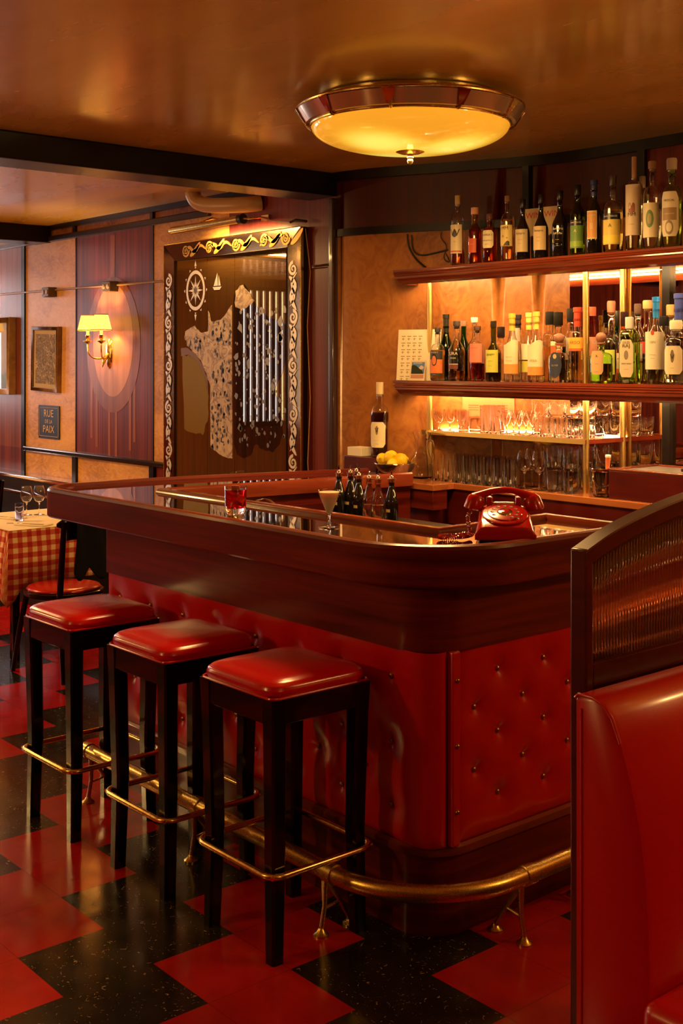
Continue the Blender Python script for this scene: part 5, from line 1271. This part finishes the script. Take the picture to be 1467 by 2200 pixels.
# land masses traced as etched areas: pixel outlines carried to the wall plane
def shp(pts, y=WB-.0368): return [(onY(u, v, y).x, onY(u, v, y).z) for u, v in pts]
def jag(pts, amp=.012, n=3, seed=1):
    rnd = random.Random(seed); out = []
    for a, b in zip(pts, pts[1:]+pts[:1]):
        for k in range(n): out.append((a[0]+(b[0]-a[0])*k/n+(rnd.uniform(-amp, amp) if k else 0), a[1]+(b[1]-a[1])*k/n+(rnd.uniform(-amp, amp) if k else 0)))
    return out
def land(name, pts, mat, y=WB-.0368, amp=.009, seed=1, th=.0006): 
    return apart(MB().wallprism(jag(shp(pts), amp, 3, seed), y-th, y+.0007), name, mat, angle=30)
LANDM = blotch('etched_land', [(.3, (.70, .56, .38)), (.5, (.55, .42, .27)), (.58, (.25, .16, .09)), (.66, (.68, .55, .40))], 11, .4, 2.0)
LANDD = pm('dark_etched_land', (.24, .22, .18), .012, .95)
land('etched_coast', [(398, 712), (418, 700), (430, 714), (446, 712), (447, 668), (453, 690), (470, 688), (485, 675), (498, 655), (499, 985), (470, 975), (452, 960), (452, 830), (445, 815), (436, 785), (420, 762), (405, 745), (397, 730)], LANDM, seed=3)
# symbols on the coast, small dark etched figures
m = MB(); rnd = random.Random(5)
for k in range(120):
    u = rnd.uniform(455, 497); v = rnd.uniform(690, 965)
    if k > 105: u = rnd.uniform(404, 440); v = rnd.uniform(718, 750)
    q = shp([(u, v)])[0]; a = rnd.uniform(.006, .017); b_ = rnd.uniform(.007, .022); r_ = rnd.uniform(0, PI)
    nn = rnd.choice((4, 5, 7)); m.add([(q[0]+a*math.cos(2*PI*j/nn)*rnd.uniform(.6, 1.2), WB-.0378, q[1]+b_*math.sin(2*PI*j/nn)*rnd.uniform(.7, 1.2)) for j in range(nn)], [tuple(range(nn))])
apart(m, 'map_symbols', pm('symbol_brown', (.03, .018, .01), .4), fix=False)['kind'] = 'stuff'
land('dark_land', [(502, 640), (512, 622), (525, 610), (538, 630), (548, 650), (556, 668), (575, 680), (600, 690), (617, 700), (622, 740), (612, 780), (600, 815), (590, 840), (600, 870), (606, 900), (608, 930), (600, 955), (585, 972), (565, 965), (548, 955), (540, 975), (525, 985), (508, 975), (502, 940)], LANDD, seed=8)
land('etched_peninsula', [(506, 625), (522, 612), (536, 628), (546, 646), (536, 655), (520, 668), (506, 660)], LANDM, y=WB-.0376, seed=9)
m = MB(); rnd = random.Random(11)
for k in range(150):
    u = rnd.uniform(506, 612); v = rnd.uniform(665, 960)
    q = shp([(u, v)])[0]; a = rnd.uniform(.004, .016)*rnd.choice((1, 1, 1.8)); nn = 6
    m.add([(q[0]+a*math.cos(2*PI*j/nn)*rnd.uniform(.4, 1.3), WB-.0378, q[1]+a*1.3*math.sin(2*PI*j/nn)*rnd.uniform(.4, 1.2)) for j in range(nn)], [tuple(range(nn))])
apart(m, 'silver_patches', pm('tarnished_silver', (.32, .29, .23), .3, .8), fix=False)['kind'] = 'stuff'
land('gold_region', [(392, 765), (405, 762), (420, 772), (432, 790), (442, 812), (448, 850), (446, 905), (436, 935), (415, 930), (396, 922)], SMK2, seed=12)
land('bronze_border', [(389, 748), (404, 748), (420, 760), (436, 785), (447, 820), (447, 850), (442, 812), (432, 790), (420, 772), (405, 762), (389, 765)], pm('bronze_line', (.25, .13, .06), .3, .7), y=WB-.0376, amp=.004, seed=14)
# compass rose and little ship
m = MB(); ccx, ccz = shp([(420, 624)])[0]
L_, R_ = [], []
for k in range(33):
    a = 2*PI*k/32; L_.append((ccx+.105*math.cos(a), ccz+.125*math.sin(a))); R_.append((ccx+.085*math.cos(a), ccz+.103*math.sin(a)))
ribbon(m, L_, R_, WB-.0373)
for k in range(16):
    a = 2*PI*k/16; rr_ = .082 if k % 2 == 0 else .05; w = .018
    m.add([(ccx, WB-.0374, ccz), (ccx+.3*rr_*math.cos(a-.35), WB-.0374, ccz+.36*rr_*math.sin(a-.35)), (ccx+rr_*math.cos(a), WB-.0374, ccz+1.15*rr_*math.sin(a)), (ccx+.3*rr_*math.cos(a+.35), WB-.0374, ccz+.36*rr_*math.sin(a+.35))], [(0,1,2,3)])
for k in range(12):
    a = 2*PI*k/12; m.add([(ccx+(.118+.006*j)*math.cos(a+d), WB-.0374, ccz+(.138+.006*j)*math.sin(a+d)) for j, d in ((0, -.08), (0, .08), (2, 0))], [(0,1,2)])
for dz in (1, -1): m.add([(ccx-.012, WB-.0374, ccz+dz*.15), (ccx+.012, WB-.0374, ccz+dz*.15), (ccx, WB-.0374, ccz+dz*.19)], [(0,1,2)])
apart(m, 'compass_rose', ETC, fix=False)
m = MB(); sx_, sz_ = shp([(466, 607)])[0]
m.add([(sx_-.035, WB-.0374, sz_-.02), (sx_+.005, WB-.0374, sz_+.06), (sx_+.01, WB-.0374, sz_-.02)], [(0,1,2)])
m.add([(sx_+.015, WB-.0374, sz_-.02), (sx_+.018, WB-.0374, sz_+.045), (sx_+.04, WB-.0374, sz_-.02)], [(0,1,2)])
m.add([(sx_-.045, WB-.0374, sz_-.026), (sx_+.05, WB-.0374, sz_-.026), (sx_+.03, WB-.0374, sz_-.045), (sx_-.03, WB-.0374, sz_-.045)], [(0,1,2,3)])
apart(m, 'etched_ship', ETC, fix=False)
# wire hanging at the right of the frame
tag(MB().tube([(-5.225, WB-.03, 2.44), (-5.205, WB-.012, 2.2), (-5.222, WB-.02, 1.9), (-5.208, WB-.01, 1.5), (-5.218, WB-.02, 1.15), (-5.21, WB-.012, .9)], .003, 6).build('lamp_wire', cm((.45, .26, .12), .4)), 'thin bronze wire hanging down beside the mirror frame', 'wire')
# picture light: brass tube reflector on an arm, with cord
pl = empty('picture_light', (-6.04, 4.08, 2.50), 0, 'long brass tube picture light above the mirror map', 'picture light')
a = onY(368, 496, 4.05); b_ = onY(515, 471, 4.05); c_ = onY(560, 467, 4.16)
po = Vector((-6.04, 4.08, 2.50))
def ppart(mb, name, mat, **k):
    o = mb.build(name, mat, pl, **k); o.location = -po; return o
ppart(MB().tube([a, a+(b_-a)*.01, b_], [.021, .0225, .0225], 20), 'reflector_tube', BRASS_OLD)
ppart(MB().tube([b_, b_+(b_-a).normalized()*.035], .03, 16), 'end_cap', BLACKP)
ppart(MB().tube([b_+(b_-a).normalized()*.03, c_, c_+Vector((0, .035, 0))], .006, 8), 'arm', BRASS)
ppart(MB().box(c_.x-.03, c_.x+.04, 4.185, 4.199, c_.z-.015, c_.z+.015), 'wall_plate', BRASS)
m1 = a.lerp(b_, .45); ppart(MB().tube([m1+Vector((0, 0, .02)), m1+Vector((0, .08, .05)), m1+Vector((0, .148, .05))], .007, 8), 'bracket', BRASS)
ppart(MB().tube([c_, c_+Vector((.12, .0, -.03)), Vector((-5.25, 4.14, 2.475)), Vector((-5.2, 4.15, 2.47))], .0035, 6), 'cord', cm((.30, .2, .1)))
o = light('picture_light_bulb', 'AREA', (-5.85, 4.085, 2.474), 7.5, (1, .55, .16), .6, .03, rot=(math.radians(25), 0, 0))
# dark clip at the corner
tag(MB().tube([(-5.31, 4.13, 2.478), (-5.26, 4.13, 2.488), (-5.19, 4.15, 2.475)], .007, 8).build('frame_clip', BLACKP), 'small black clip on the top corner of the mirror frame', 'clip')
# plaster-painted pipe
pp = [onY(412, 398, 4.02), onY(413, 415, 4.02), onY(420, 432, 4.03), onY(436, 440, 4.05), onY(470, 442, 4.07), onY(530, 440, 4.12), onY(560, 436, 4.195)]
P = [Vector(q) for q in pp]; P[0].z = 2.719
for _ in range(2):
    q = [P[0]]
    for a, b in zip(P, P[1:]): q += [a.lerp(b, .25), a.lerp(b, .75)]
    P = q+[P[-1]]
tag(MB().tube(P, .046, 20).build('painted_pipe', pm('cream_paint', (.55, .38, .22), .35, bump=.4, bscale=30)), 'thick cream painted elbow pipe between ceiling and wall', 'pipe')

# ================================================================== CONDUIT, OUTLETS
tag(MB().tube([(-11.5, WB-.012, 2.262), (-6.665, WB-.012, 2.226)], .0075, 10).build('wall_conduit', cm((.30, .20, .13), .35)), 'thin conduit running along the wall behind the outlet boxes', 'conduit')
for u, v, lb in ((107, 628, 'small outlet box on the conduit above the framed leafy print'), (238, 616, 'small outlet box on the conduit above the brass sconce')):
    q = onY(u, v, 4.17); t = empty('outlet_box', (q.x, WB-.04, q.z), 0, lb, 'outlet box')
    MB().box(-.055, .055, -.03, .038, -.036, .036).build('box', cm((.10, .065, .04), .4), t, bevel=.006)
    for dx in (-.028, .028):
        MB().lathe([(.017, 0), (.017, .004), (.012, .005)], 16).xf(Matrix.Translation((dx, -.030, 0)) @ Matrix.Rotation(PI/2, 4, 'X')).build('socket', cm((.45, .32, .2)), t)
# ================================================================== SCONCES
SHADE = None
def shade_mat():
    m, N, L, b = new_mat('pleated_lit_shade')
    b.inputs['Base Color'].default_value = (.85, .5, .15, 1); b.inputs['Roughness'].default_value = .8
    tc = N.new('ShaderNodeTexCoord'); sep = N.new('ShaderNodeSeparateXYZ'); L.new(tc.outputs['Object'], sep.inputs[0])
    at = N.new('ShaderNodeMath'); at.operation = 'ARCTAN2'; L.new(sep.outputs[1], at.inputs[0]); L.new(sep.outputs[0], at.inputs[1])
    mu = N.new('ShaderNodeMath'); mu.operation = 'MULTIPLY'; mu.inputs[1].default_value = 40; L.new(at.outputs[0], mu.inputs[0])
    si = N.new('ShaderNodeMath'); si.operation = 'SINE'; L.new(mu.outputs[0], si.inputs[0])
    cr = ramp(N, [(0, (.95, .42, .04)), (1, (1, .66, .14))]); mr = N.new('ShaderNodeMapRange'); mr.inputs['From Min'].default_value = -1; L.new(si.outputs[0], mr.inputs['Value']); L.new(mr.outputs['Result'], cr.inputs['Fac'])
    L.new(cr.outputs['Color'], b.inputs['Emission Color']); b.inputs['Emission Strength'].default_value = 1.5
    return m
SHADE = shade_mat()
def sconce(x, z, label):
    t = empty('wall_sconce', (x, WB, z), 0, label, 'wall lamp')
    m = MB().lathe([(.0004, -.022), (.02, -.02), (.036, -.014), (.042, -.004), (.042, 0), (.0004, 0)], 28, cap=False)
    m.xf(Matrix.Rotation(PI/2, 4, 'X') @ Matrix.Scale(-1, 4, (0,0,1)))
    for i, (a, b_, c) in enumerate(m.v): m.v[i] = (a, -abs(b_), c*(2.2 if c > 0 else 2.9))
    m.build('backplate', BRASS, t)
    m = MB().tube([(0, -.02, -.02), (0, -.045, -.06), (0, -.06, -.11)], [.014, .016, .004], 12); m.build('boss', BRASS, t)
    for sx in (-1, 1):
        cx, cy = sx*.095, -.12
        pts = [(0, -.03, -.035), (sx*.03, -.06, -.055), (sx*.07, -.10, -.045), (sx*.092, -.118, -.01), (cx, cy, .035), (cx, cy, .06)]
        P = [Vector(q) for q in pts]
        for _ in range(2):
            q = [P[0]]
            for a, b in zip(P, P[1:]): q += [a.lerp(b, .25), a.lerp(b, .75)]
            P = q+[P[-1]]
        arm = MB().tube(P, .0055, 10).build('arm', BRASS, t)
        MB().lathe([(.004, .05), (.026, .066), (.030, .070), (.030, .073), (.012, .074), (.011, .085), (.013, .088), (.017, .112), (.015, .114)], 24, (cx, cy, 0)).build('candle_cup', BRASS, arm)
        MB().lathe([(.0105, .112), (.0105, .158)], 16, (cx, cy, 0)).build('candle_tube', pm('lit_candle_tube', (.9, .6, .3), .5, emit=(1, .5, .08), es=.9), arm)
        m = MB(); n = 80; r0, r1, z0, z1 = .070, .045, .145, .250
        vs = []; fs = []
        for zz, rr_ in ((z0, r0), (z1, r1)):
            for k in range(n): a = 2*PI*k/n; q = rr_*(1+.012*(k % 2)); vs.append((q*math.cos(a), q*math.sin(a), zz))
        for k in range(n): fs.append((k, (k+1) % n, n+(k+1) % n, n+k))
        sh = m.add(vs, fs).build('shade', SHADE, arm, fix=False); sh.location = (cx, cy, 0)
        for zz, rr_ in ((z0, r0), (z1, r1)):
            MB().tube([(rr_*1.01*math.cos(a), rr_*1.01*math.sin(a), zz) for a in [2*PI*k/40 for k in range(40)]], .003, 6, True).build('shade_trim', cm((.50, .24, .06)), sh)
        light('sconce_bulb', 'POINT', (x+cx, WB+cy, z+.20), 7, (1, .55, .17), .022)
    return t
sconce(-7.44, 1.775, 'brass two-arm wall lamp with pleated yellow shades over the oval inlay')
sconce(-9.42, 1.80, 'brass two-arm wall lamp with yellow shades beyond the large framed painting')
# ================================================================== PICTURES, SIGN
def frame(name, label, x0, x1, z0, z1, fw, depth, fcol, build_art, mat_w=0, tilt=0, cat='picture'):
    t = empty(name, ((x0+x1)/2, WB-.002, z0), 0, label, cat); w = (x1-x0)/2; h = z1-z0
    m = MB()
    prf = [(0, 0), (fw, 0), (fw, depth*.6), (fw*.4, depth), (0, depth*.9)]
    for q in ([(-w, 0), (w, 0), (w-fw, fw), (-w+fw, fw)], [(w, 0), (w, h), (w-fw, h-fw), (w-fw, fw)], [(w, h), (-w, h), (-w+fw, h-fw), (w-fw, h-fw)], [(-w, h), (-w, 0), (-w+fw, fw), (-w+fw, h-fw)]): m.wallprism(q, -depth, 0)
    m.build('frame', fcol, t, bevel=.003)
    if mat_w: MB().box(-w+fw, w-fw, -depth*.62, -depth*.55, fw, h-fw).build('mount', pm('cream_mount', (.80, .68, .45), .7), t)
    ar = MB().box(-w+fw+mat_w, w-fw-mat_w, -depth*.68, -depth*.60, fw+mat_w, h-fw-mat_w).build('artwork', build_art, t)
    MB().box(-w+fw, w-fw, -depth*.86, -depth*.84, fw, h-fw).build('glazing', SHEET, t)
    if tilt: t.rotation_euler = (0, tilt, 0)
    return t
art1 = blotch('leafy_print', [(.38, (.75, .62, .42)), (.46, (.16, .12, .07)), (.51, (.55, .42, .25)), (.56, (.05, .04, .025)), (.64, (.60, .50, .35))], 22)
frame('framed_print', 'small framed brown leafy print hanging askew above the street sign', -8.59, -8.16, 1.478, 1.968, .028, .035, wood('bronze_frame', (.14, .07, .03), (.26, .14, .06), (30, 30, 30), .35, .3), art1, mat_w=.03, tilt=.03)
m, N, L, b = new_mat('landscape_painting'); tc = N.new('ShaderNodeTexCoord'); sep = N.new('ShaderNodeSeparateXYZ'); L.new(tc.outputs['Object'], sep.inputs[0])
n = N.new('ShaderNodeTexNoise'); n.inputs['Scale'].default_value = 9; n.inputs['Detail'].default_value = 6; L.new(tc.outputs['Object'], n.inputs['Vector'])
a_ = N.new('ShaderNodeMath'); a_.operation = 'MULTIPLY_ADD'; a_.inputs[1].default_value = .25; L.new(n.outputs['Fac'], a_.inputs[0]); L.new(sep.outputs[2], a_.inputs[2])
r = ramp(N, [(.18, (.20, .17, .06)), (.24, (.16, .22, .07)), (.30, (.42, .36, .18)), (.42, (.55, .45, .28)), (.75, (.72, .60, .42))]); L.new(a_.outputs[0], r.inputs['Fac']); L.new(r.outputs['Color'], b.inputs['Base Color'])
frame('painting', 'large painting in a deep gilded frame cut by the photo edge, beside the leafy print', -9.62, -8.915, 1.444, 2.054, .045, .06, wood('gilt_frame', (.30, .17, .06), (.50, .32, .12), (20, 20, 20), .35, .2), m)
sg_ = empty('street_sign', ((-8.52-8.171)/2, WB-.003, 1.124), 0, 'dark blue enamel street sign reading RUE DE LA PAIX', 'sign')
w = .172; h = .25
MB().prism(fillet([(-w, 0), (w, 0), (w, h), (-w, h)], .014, 4, True), 0, .005).xf(Matrix.Rotation(PI/2, 4, 'X')).build('plate', pm('navy_enamel', (.012, .014, .028), .45), sg_)
SGC = cm((.70, .48, .20), .4)
for nm, z, s in (('RUE', .188, .078), ('DE LA', .128, .040), ('PAIX', .070, .078)):
    MB().text(nm, s, lambda X, Y: (X*1.12, -.0065, z+Y)).build('lettering', SGC, sg_, fix=False)
bdr = [( -w+.018, .018), (w-.018, .018), (w-.018, h-.018), (-w+.018, h-.018)]
MB().tube([(x, -.0055, z) for x, z in fillet(bdr, .012, 4, True)], .0014, 4, True).build('border_line', SGC, sg_)
for sx in (-1, 1):
    for z in (.012, h-.012): MB().sphere((sx*(w-.012), -.006, z), .004, 8).build('screw', CHROME, sg_)
# ================================================================== DINING AREA
def dl(name, *a, **k): return name
bq = empty('banquette', (-8.6, 4.1, 0), 0, 'black banquette back with polished edge along the dining wall', 'banquette')
for args, nm, mt in (((-11.5, -7.2, 4.08, 4.185, 0, .815), 'back', pm('black_vinyl', (.015, .012, .012), .35)), ((-11.5, -7.2, 4.055, 4.19, .815, .845), 'cap', CHROME), ((-11.5, -7.2, 4.072, 4.08, .70, .72), 'chrome_strip', CHROME), ((-11.5, -7.2, 3.80, 4.08, 0, .44), 'seat', MATS['black_vinyl'])):
    o = MB().box(*args).build(nm, mt, bq, bevel=.008); o.location = (8.6, -4.1, 0)
def gingham():
    m, N, L, b = new_mat('red_gingham'); tc = N.new('ShaderNodeTexCoord'); sep = N.new('ShaderNodeSeparateXYZ'); L.new(tc.outputs['UV'], sep.inputs[0])
    def stripe(s):
        a = N.new('ShaderNodeMath'); a.operation = 'MULTIPLY'; a.inputs[1].default_value = 1/.058; L.new(s, a.inputs[0])
        f = N.new('ShaderNodeMath'); f.operation = 'FRACT'; L.new(a.outputs[0], f.inputs[0])
        g = N.new('ShaderNodeMath'); g.operation = 'LESS_THAN'; g.inputs[1].default_value = .5; L.new(f.outputs[0], g.inputs[0]); return g.outputs[0]
    ad = N.new('ShaderNodeMath'); ad.operation = 'ADD'; L.new(stripe(sep.outputs[0]), ad.inputs[0]); L.new(stripe(sep.outputs[1]), ad.inputs[1])
    hf = N.new('ShaderNodeMath'); hf.operation = 'MULTIPLY'; hf.inputs[1].default_value = .5; L.new(ad.outputs[0], hf.inputs[0])
    r = ramp(N, [(.0, (.85, .66, .36)), (.49, (.62, .13, .05)), (.9, (.42, .015, .01))]); r.color_ramp.interpolation = 'CONSTANT'; r.color_ramp.elements[1].position = .25; r.color_ramp.elements[2].position = .75
    L.new(hf.outputs[0], r.inputs['Fac']); L.new(r.outputs['Color'], b.inputs['Base Color']); b.inputs['Roughness'].default_value = .85
    return m
GING = gingham()
def cloth(x0, x1, y0, y1, z, drop, label, rad=.01):
    # table top with hanging skirt; corners fall lower in folded points. built as perimeter rings
    n = 30; per = []
    W_, D_ = x1-x0, y1-y0
    for k in range(n): per.append((x0+W_*k/n, y0, (0, -1), k/n))
    for k in range(n): per.append((x1, y0+D_*k/n, (1, 0), k/n))
    for k in range(n): per.append((x1-W_*k/n, y1, (0, 1), k/n))
    for k in range(n): per.append((x0, y1-D_*k/n, (-1, 0), k/n))
    vs = []; uv = []; rings = 9; N_ = len(per)
    for j in range(rings+1):
        t = j/rings
        for i, (x, y, nn, w) in enumerate(per):
            e = min(w, 1-w); cor = max(0, 1-e/.16); dr = drop+cor**1.6*drop*.42
            side = 1 if w > .5 else -1
            out = .012+.014*math.sin(i*.55)*t+.035*cor*t
            tang = (-nn[1], nn[0])
            if w < 1e-9:  # the corner itself hangs out diagonally
                pn = per[i-1][2]; ox, oy = (nn[0]+pn[0])*.5, (nn[1]+pn[1])*.5
            else: ox, oy = nn
            vs.append((x+ox*out*min(1, t*3)*1.0, y+oy*out*min(1, t*3), z-dr*t+(0 if j else 0)))
            uv.append((x+nn[0]*dr*t, y+nn[1]*dr*t))
    fs = []
    for j in range(rings):
        for i in range(N_): i2 = (i+1) % N_; fs.append((j*N_+i, j*N_+i2, (j+1)*N_+i2, (j+1)*N_+i))
    fs.append(tuple(reversed(range(N_))))
    o = MB().add(vs, fs).build('tablecloth', GING, fix=False, angle=60)
    l = o.data.uv_layers.new(name='UVMap')
    for lp in o.data.loops: l.data[lp.index].uv = uv[lp.vertex_index]
    sd = o.modifiers.new('thick', 'SOLIDIFY'); sd.thickness = .0015; sd.offset = 1
    return tag(o, label, 'tablecloth')
def dining_table(x0, x1, y0, y1, label, clabel, plabel):
    t = empty('dining_table', ((x0+x1)/2, (y0+y1)/2, 0), 0, label, 'table'); w, d = (x1-x0)/2, (y1-y0)/2
    MB().box(-w+.004, w-.004, -d+.004, d-.004, .715, .744).build('tabletop', MAHOG_D, t, bevel=.004)
    for sx in (-1, 1):
        for sy in (-1, 1): MB().box(sx*(w-.07)-.022, sx*(w-.07)+.022, sy*(d-.07)-.022, sy*(d-.07)+.022, 0, .715).build('leg', LACQUER, t, bevel=.004)
    cloth(x0, x1, y0, y1, .7465, .30, clabel)
    tag(MB().box(x0+.005, x1-.005, y0+.005, y1-.005, .7485, .7495).build('paper_table_cover', cm((.88, .76, .52), .75), bevel=.0003), plabel, 'table paper')
dining_table(-7.22, -6.39, 2.965, 3.74, 'square dining table under the checked cloth beside the bar', 'red and cream checked tablecloth on the dining table beside the bar', 'cream paper cover on the dining table beside the bar')
dining_table(-9.55, -8.88, 3.25, 3.78, 'small dining table against the banquette', 'red and cream checked tablecloth on the small table by the banquette', 'cream paper cover on the small table by the banquette')
TT = .7503
q = onz(84, 1106, TT); gkind('wine', q.x, q.y, TT, 'wine glass with stem nearest the bar on the dining table'.replace('nearest', 'next to')); 
q = onz(57, 1107, TT); gkind('wine', q.x, q.y, TT, 'wine glass standing behind the water tumbler on the dining table')
q = onz(42, 1119, TT); gkind('straight', q.x, q.y, TT, 'water tumbler in front of the wine glasses on the dining table')
def table_bits(u, v, rz, nl, cl):
    q = onz(u, v, TT)
    n = tag(MB().box(-.10, .10, -.055, .055, 0, .008).build('napkin', cm((.85, .74, .52), .9), bevel=.003), nl, 'napkin'); n.location = (q.x, q.y, TT); n.rotation_euler.z = rz
    k = tag(MB().box(-.10, .10, -.006, .006, 0, .003).build('table_knife', STEEL, bevel=.001), cl, 'knife'); k.location = (q.x, q.y-.03, TT+.0083); k.rotation_euler.z = rz
table_bits(20, 1113, .3, 'folded cream napkin at the far side of the dining table', 'table knife on the napkin at the far side of the dining table')
table_bits(72, 1128, .5, 'folded cream napkin under the wine glasses on the dining table', 'table knife on the napkin under the wine glasses')
f_ = tag(MB().box(-.09, .09, -.004, .004, 0, .003).build('fork', STEEL, bevel=.001), 'fork lying in front of the water tumbler', 'fork'); q = onz(48, 1124, TT); f_.location = (q.x, q.y, TT); f_.rotation_euler.z = 1.0
# cafe chairs
def cafe_chair(label):
    t = empty('cafe_chair', (0,0,0), 0, label, 'chair')
    MB().lathe([(.0004, .425), (.205, .425), (.215, .432), (.215, .450), (.205, .456)], 40).build('seat_frame', LACQUER, t)
    MB().lathe([(.0004, .456), (.198, .456), (.202, .462), (.195, .470), (.15, .478), (.0004, .482)], 40, cap=False).build('seat_pad', LEATHER_S, t, angle=80)
    for sx, sy in ((-1, -1), (1, -1)):
        MB().tube([(sx*.15, -.13, .43), (sx*.17, -.17, .22), (sx*.19, -.20, 0)], [.017, .015, .012], 12).build('leg', LACQUER, t)
    for sx in (-1, 1):
        MB().tube([(sx*.185, .24, 0), (sx*.17, .205, .25), (sx*.175, .195, .45), (sx*.185, .235, .75), (sx*.19, .25, .86)], [.013, .017, .018, .016, .014], 12).build('back_post', LACQUER, t)
    m = MB(); vs = []
    n = 16
    for k in range(n+1):
        w = -1+2*k/n; x = .215*w; y = .275-.05*(w*w); zt = .905-.035*w**2-.02*abs(w)**6; zb = .80+.03*abs(w)**3
        vs += [(x, y-.009, zb), (x, y-.009, zt), (x, y+.009, zt), (x, y+.009, zb)]
    fs = []
    for k in range(n):
        a = k*4; b = a+4; fs += [(a, b, b+1, a+1), (a+1, b+1, b+2, a+2), (a+2, b+2, b+3, a+3), (a+3, b+3, b, a)]
    fs += [(0,1,2,3), (n*4+3, n*4+2, n*4+1, n*4)]
    m.add(vs, fs).build('top_rail', LACQUER, t, bevel=.004)
    MB().tube([(.19*math.cos(a), .19*math.sin(a), .20) for a in [2*PI*k/32 for k in range(32)]], .008, 8, True).build('stretcher_ring', LACQUER, t)
    return t
ch = cafe_chair('black cafe chair with red seat pad and a dark coat over its back'); ch.location = (-6.07, 3.14, 0); ch.rotation_euler = (0, 0, math.radians(-80))
c2 = copy_tree(ch, loc=(-8.35, 3.52, 0), rz=math.radians(-90), label='black cafe chair with red pad at the small table by the banquette')
# dark coat hanging over the chair back
m = MB()
def coatf(u, v):
    a = -.10+.26*u; d = .018+.014*math.sin(u*14+v*3)+.02*v*math.sin(u*5); z = .915-v*(.37-.10*u*math.sin(u*7)**2) ; return (a, .30+d+.01*v, z)
def coatb(u, v):
    a = -.10+.26*u; return (a, .245-.012*math.sin(u*9), .915-v*.16)
m.grid(coatf, 26, 20); n0 = len(m.v); m.grid(coatb, 26, 20)
tp_ = [(k, k+1, n0+k+1, n0+k) for k in range(26)]; m.f += tp_; m.m += [0]*26
co = m.build('coat', pm('black_wool', (.010, .009, .010), .95, spec=.15), fix=False, angle=180); sd = co.modifiers.new('s', 'SOLIDIFY'); sd.thickness = .006
co.location = ch.location; co.rotation_euler = ch.rotation_euler; tag(co, 'dark wool coat draped over the back of the cafe chair', 'coat')
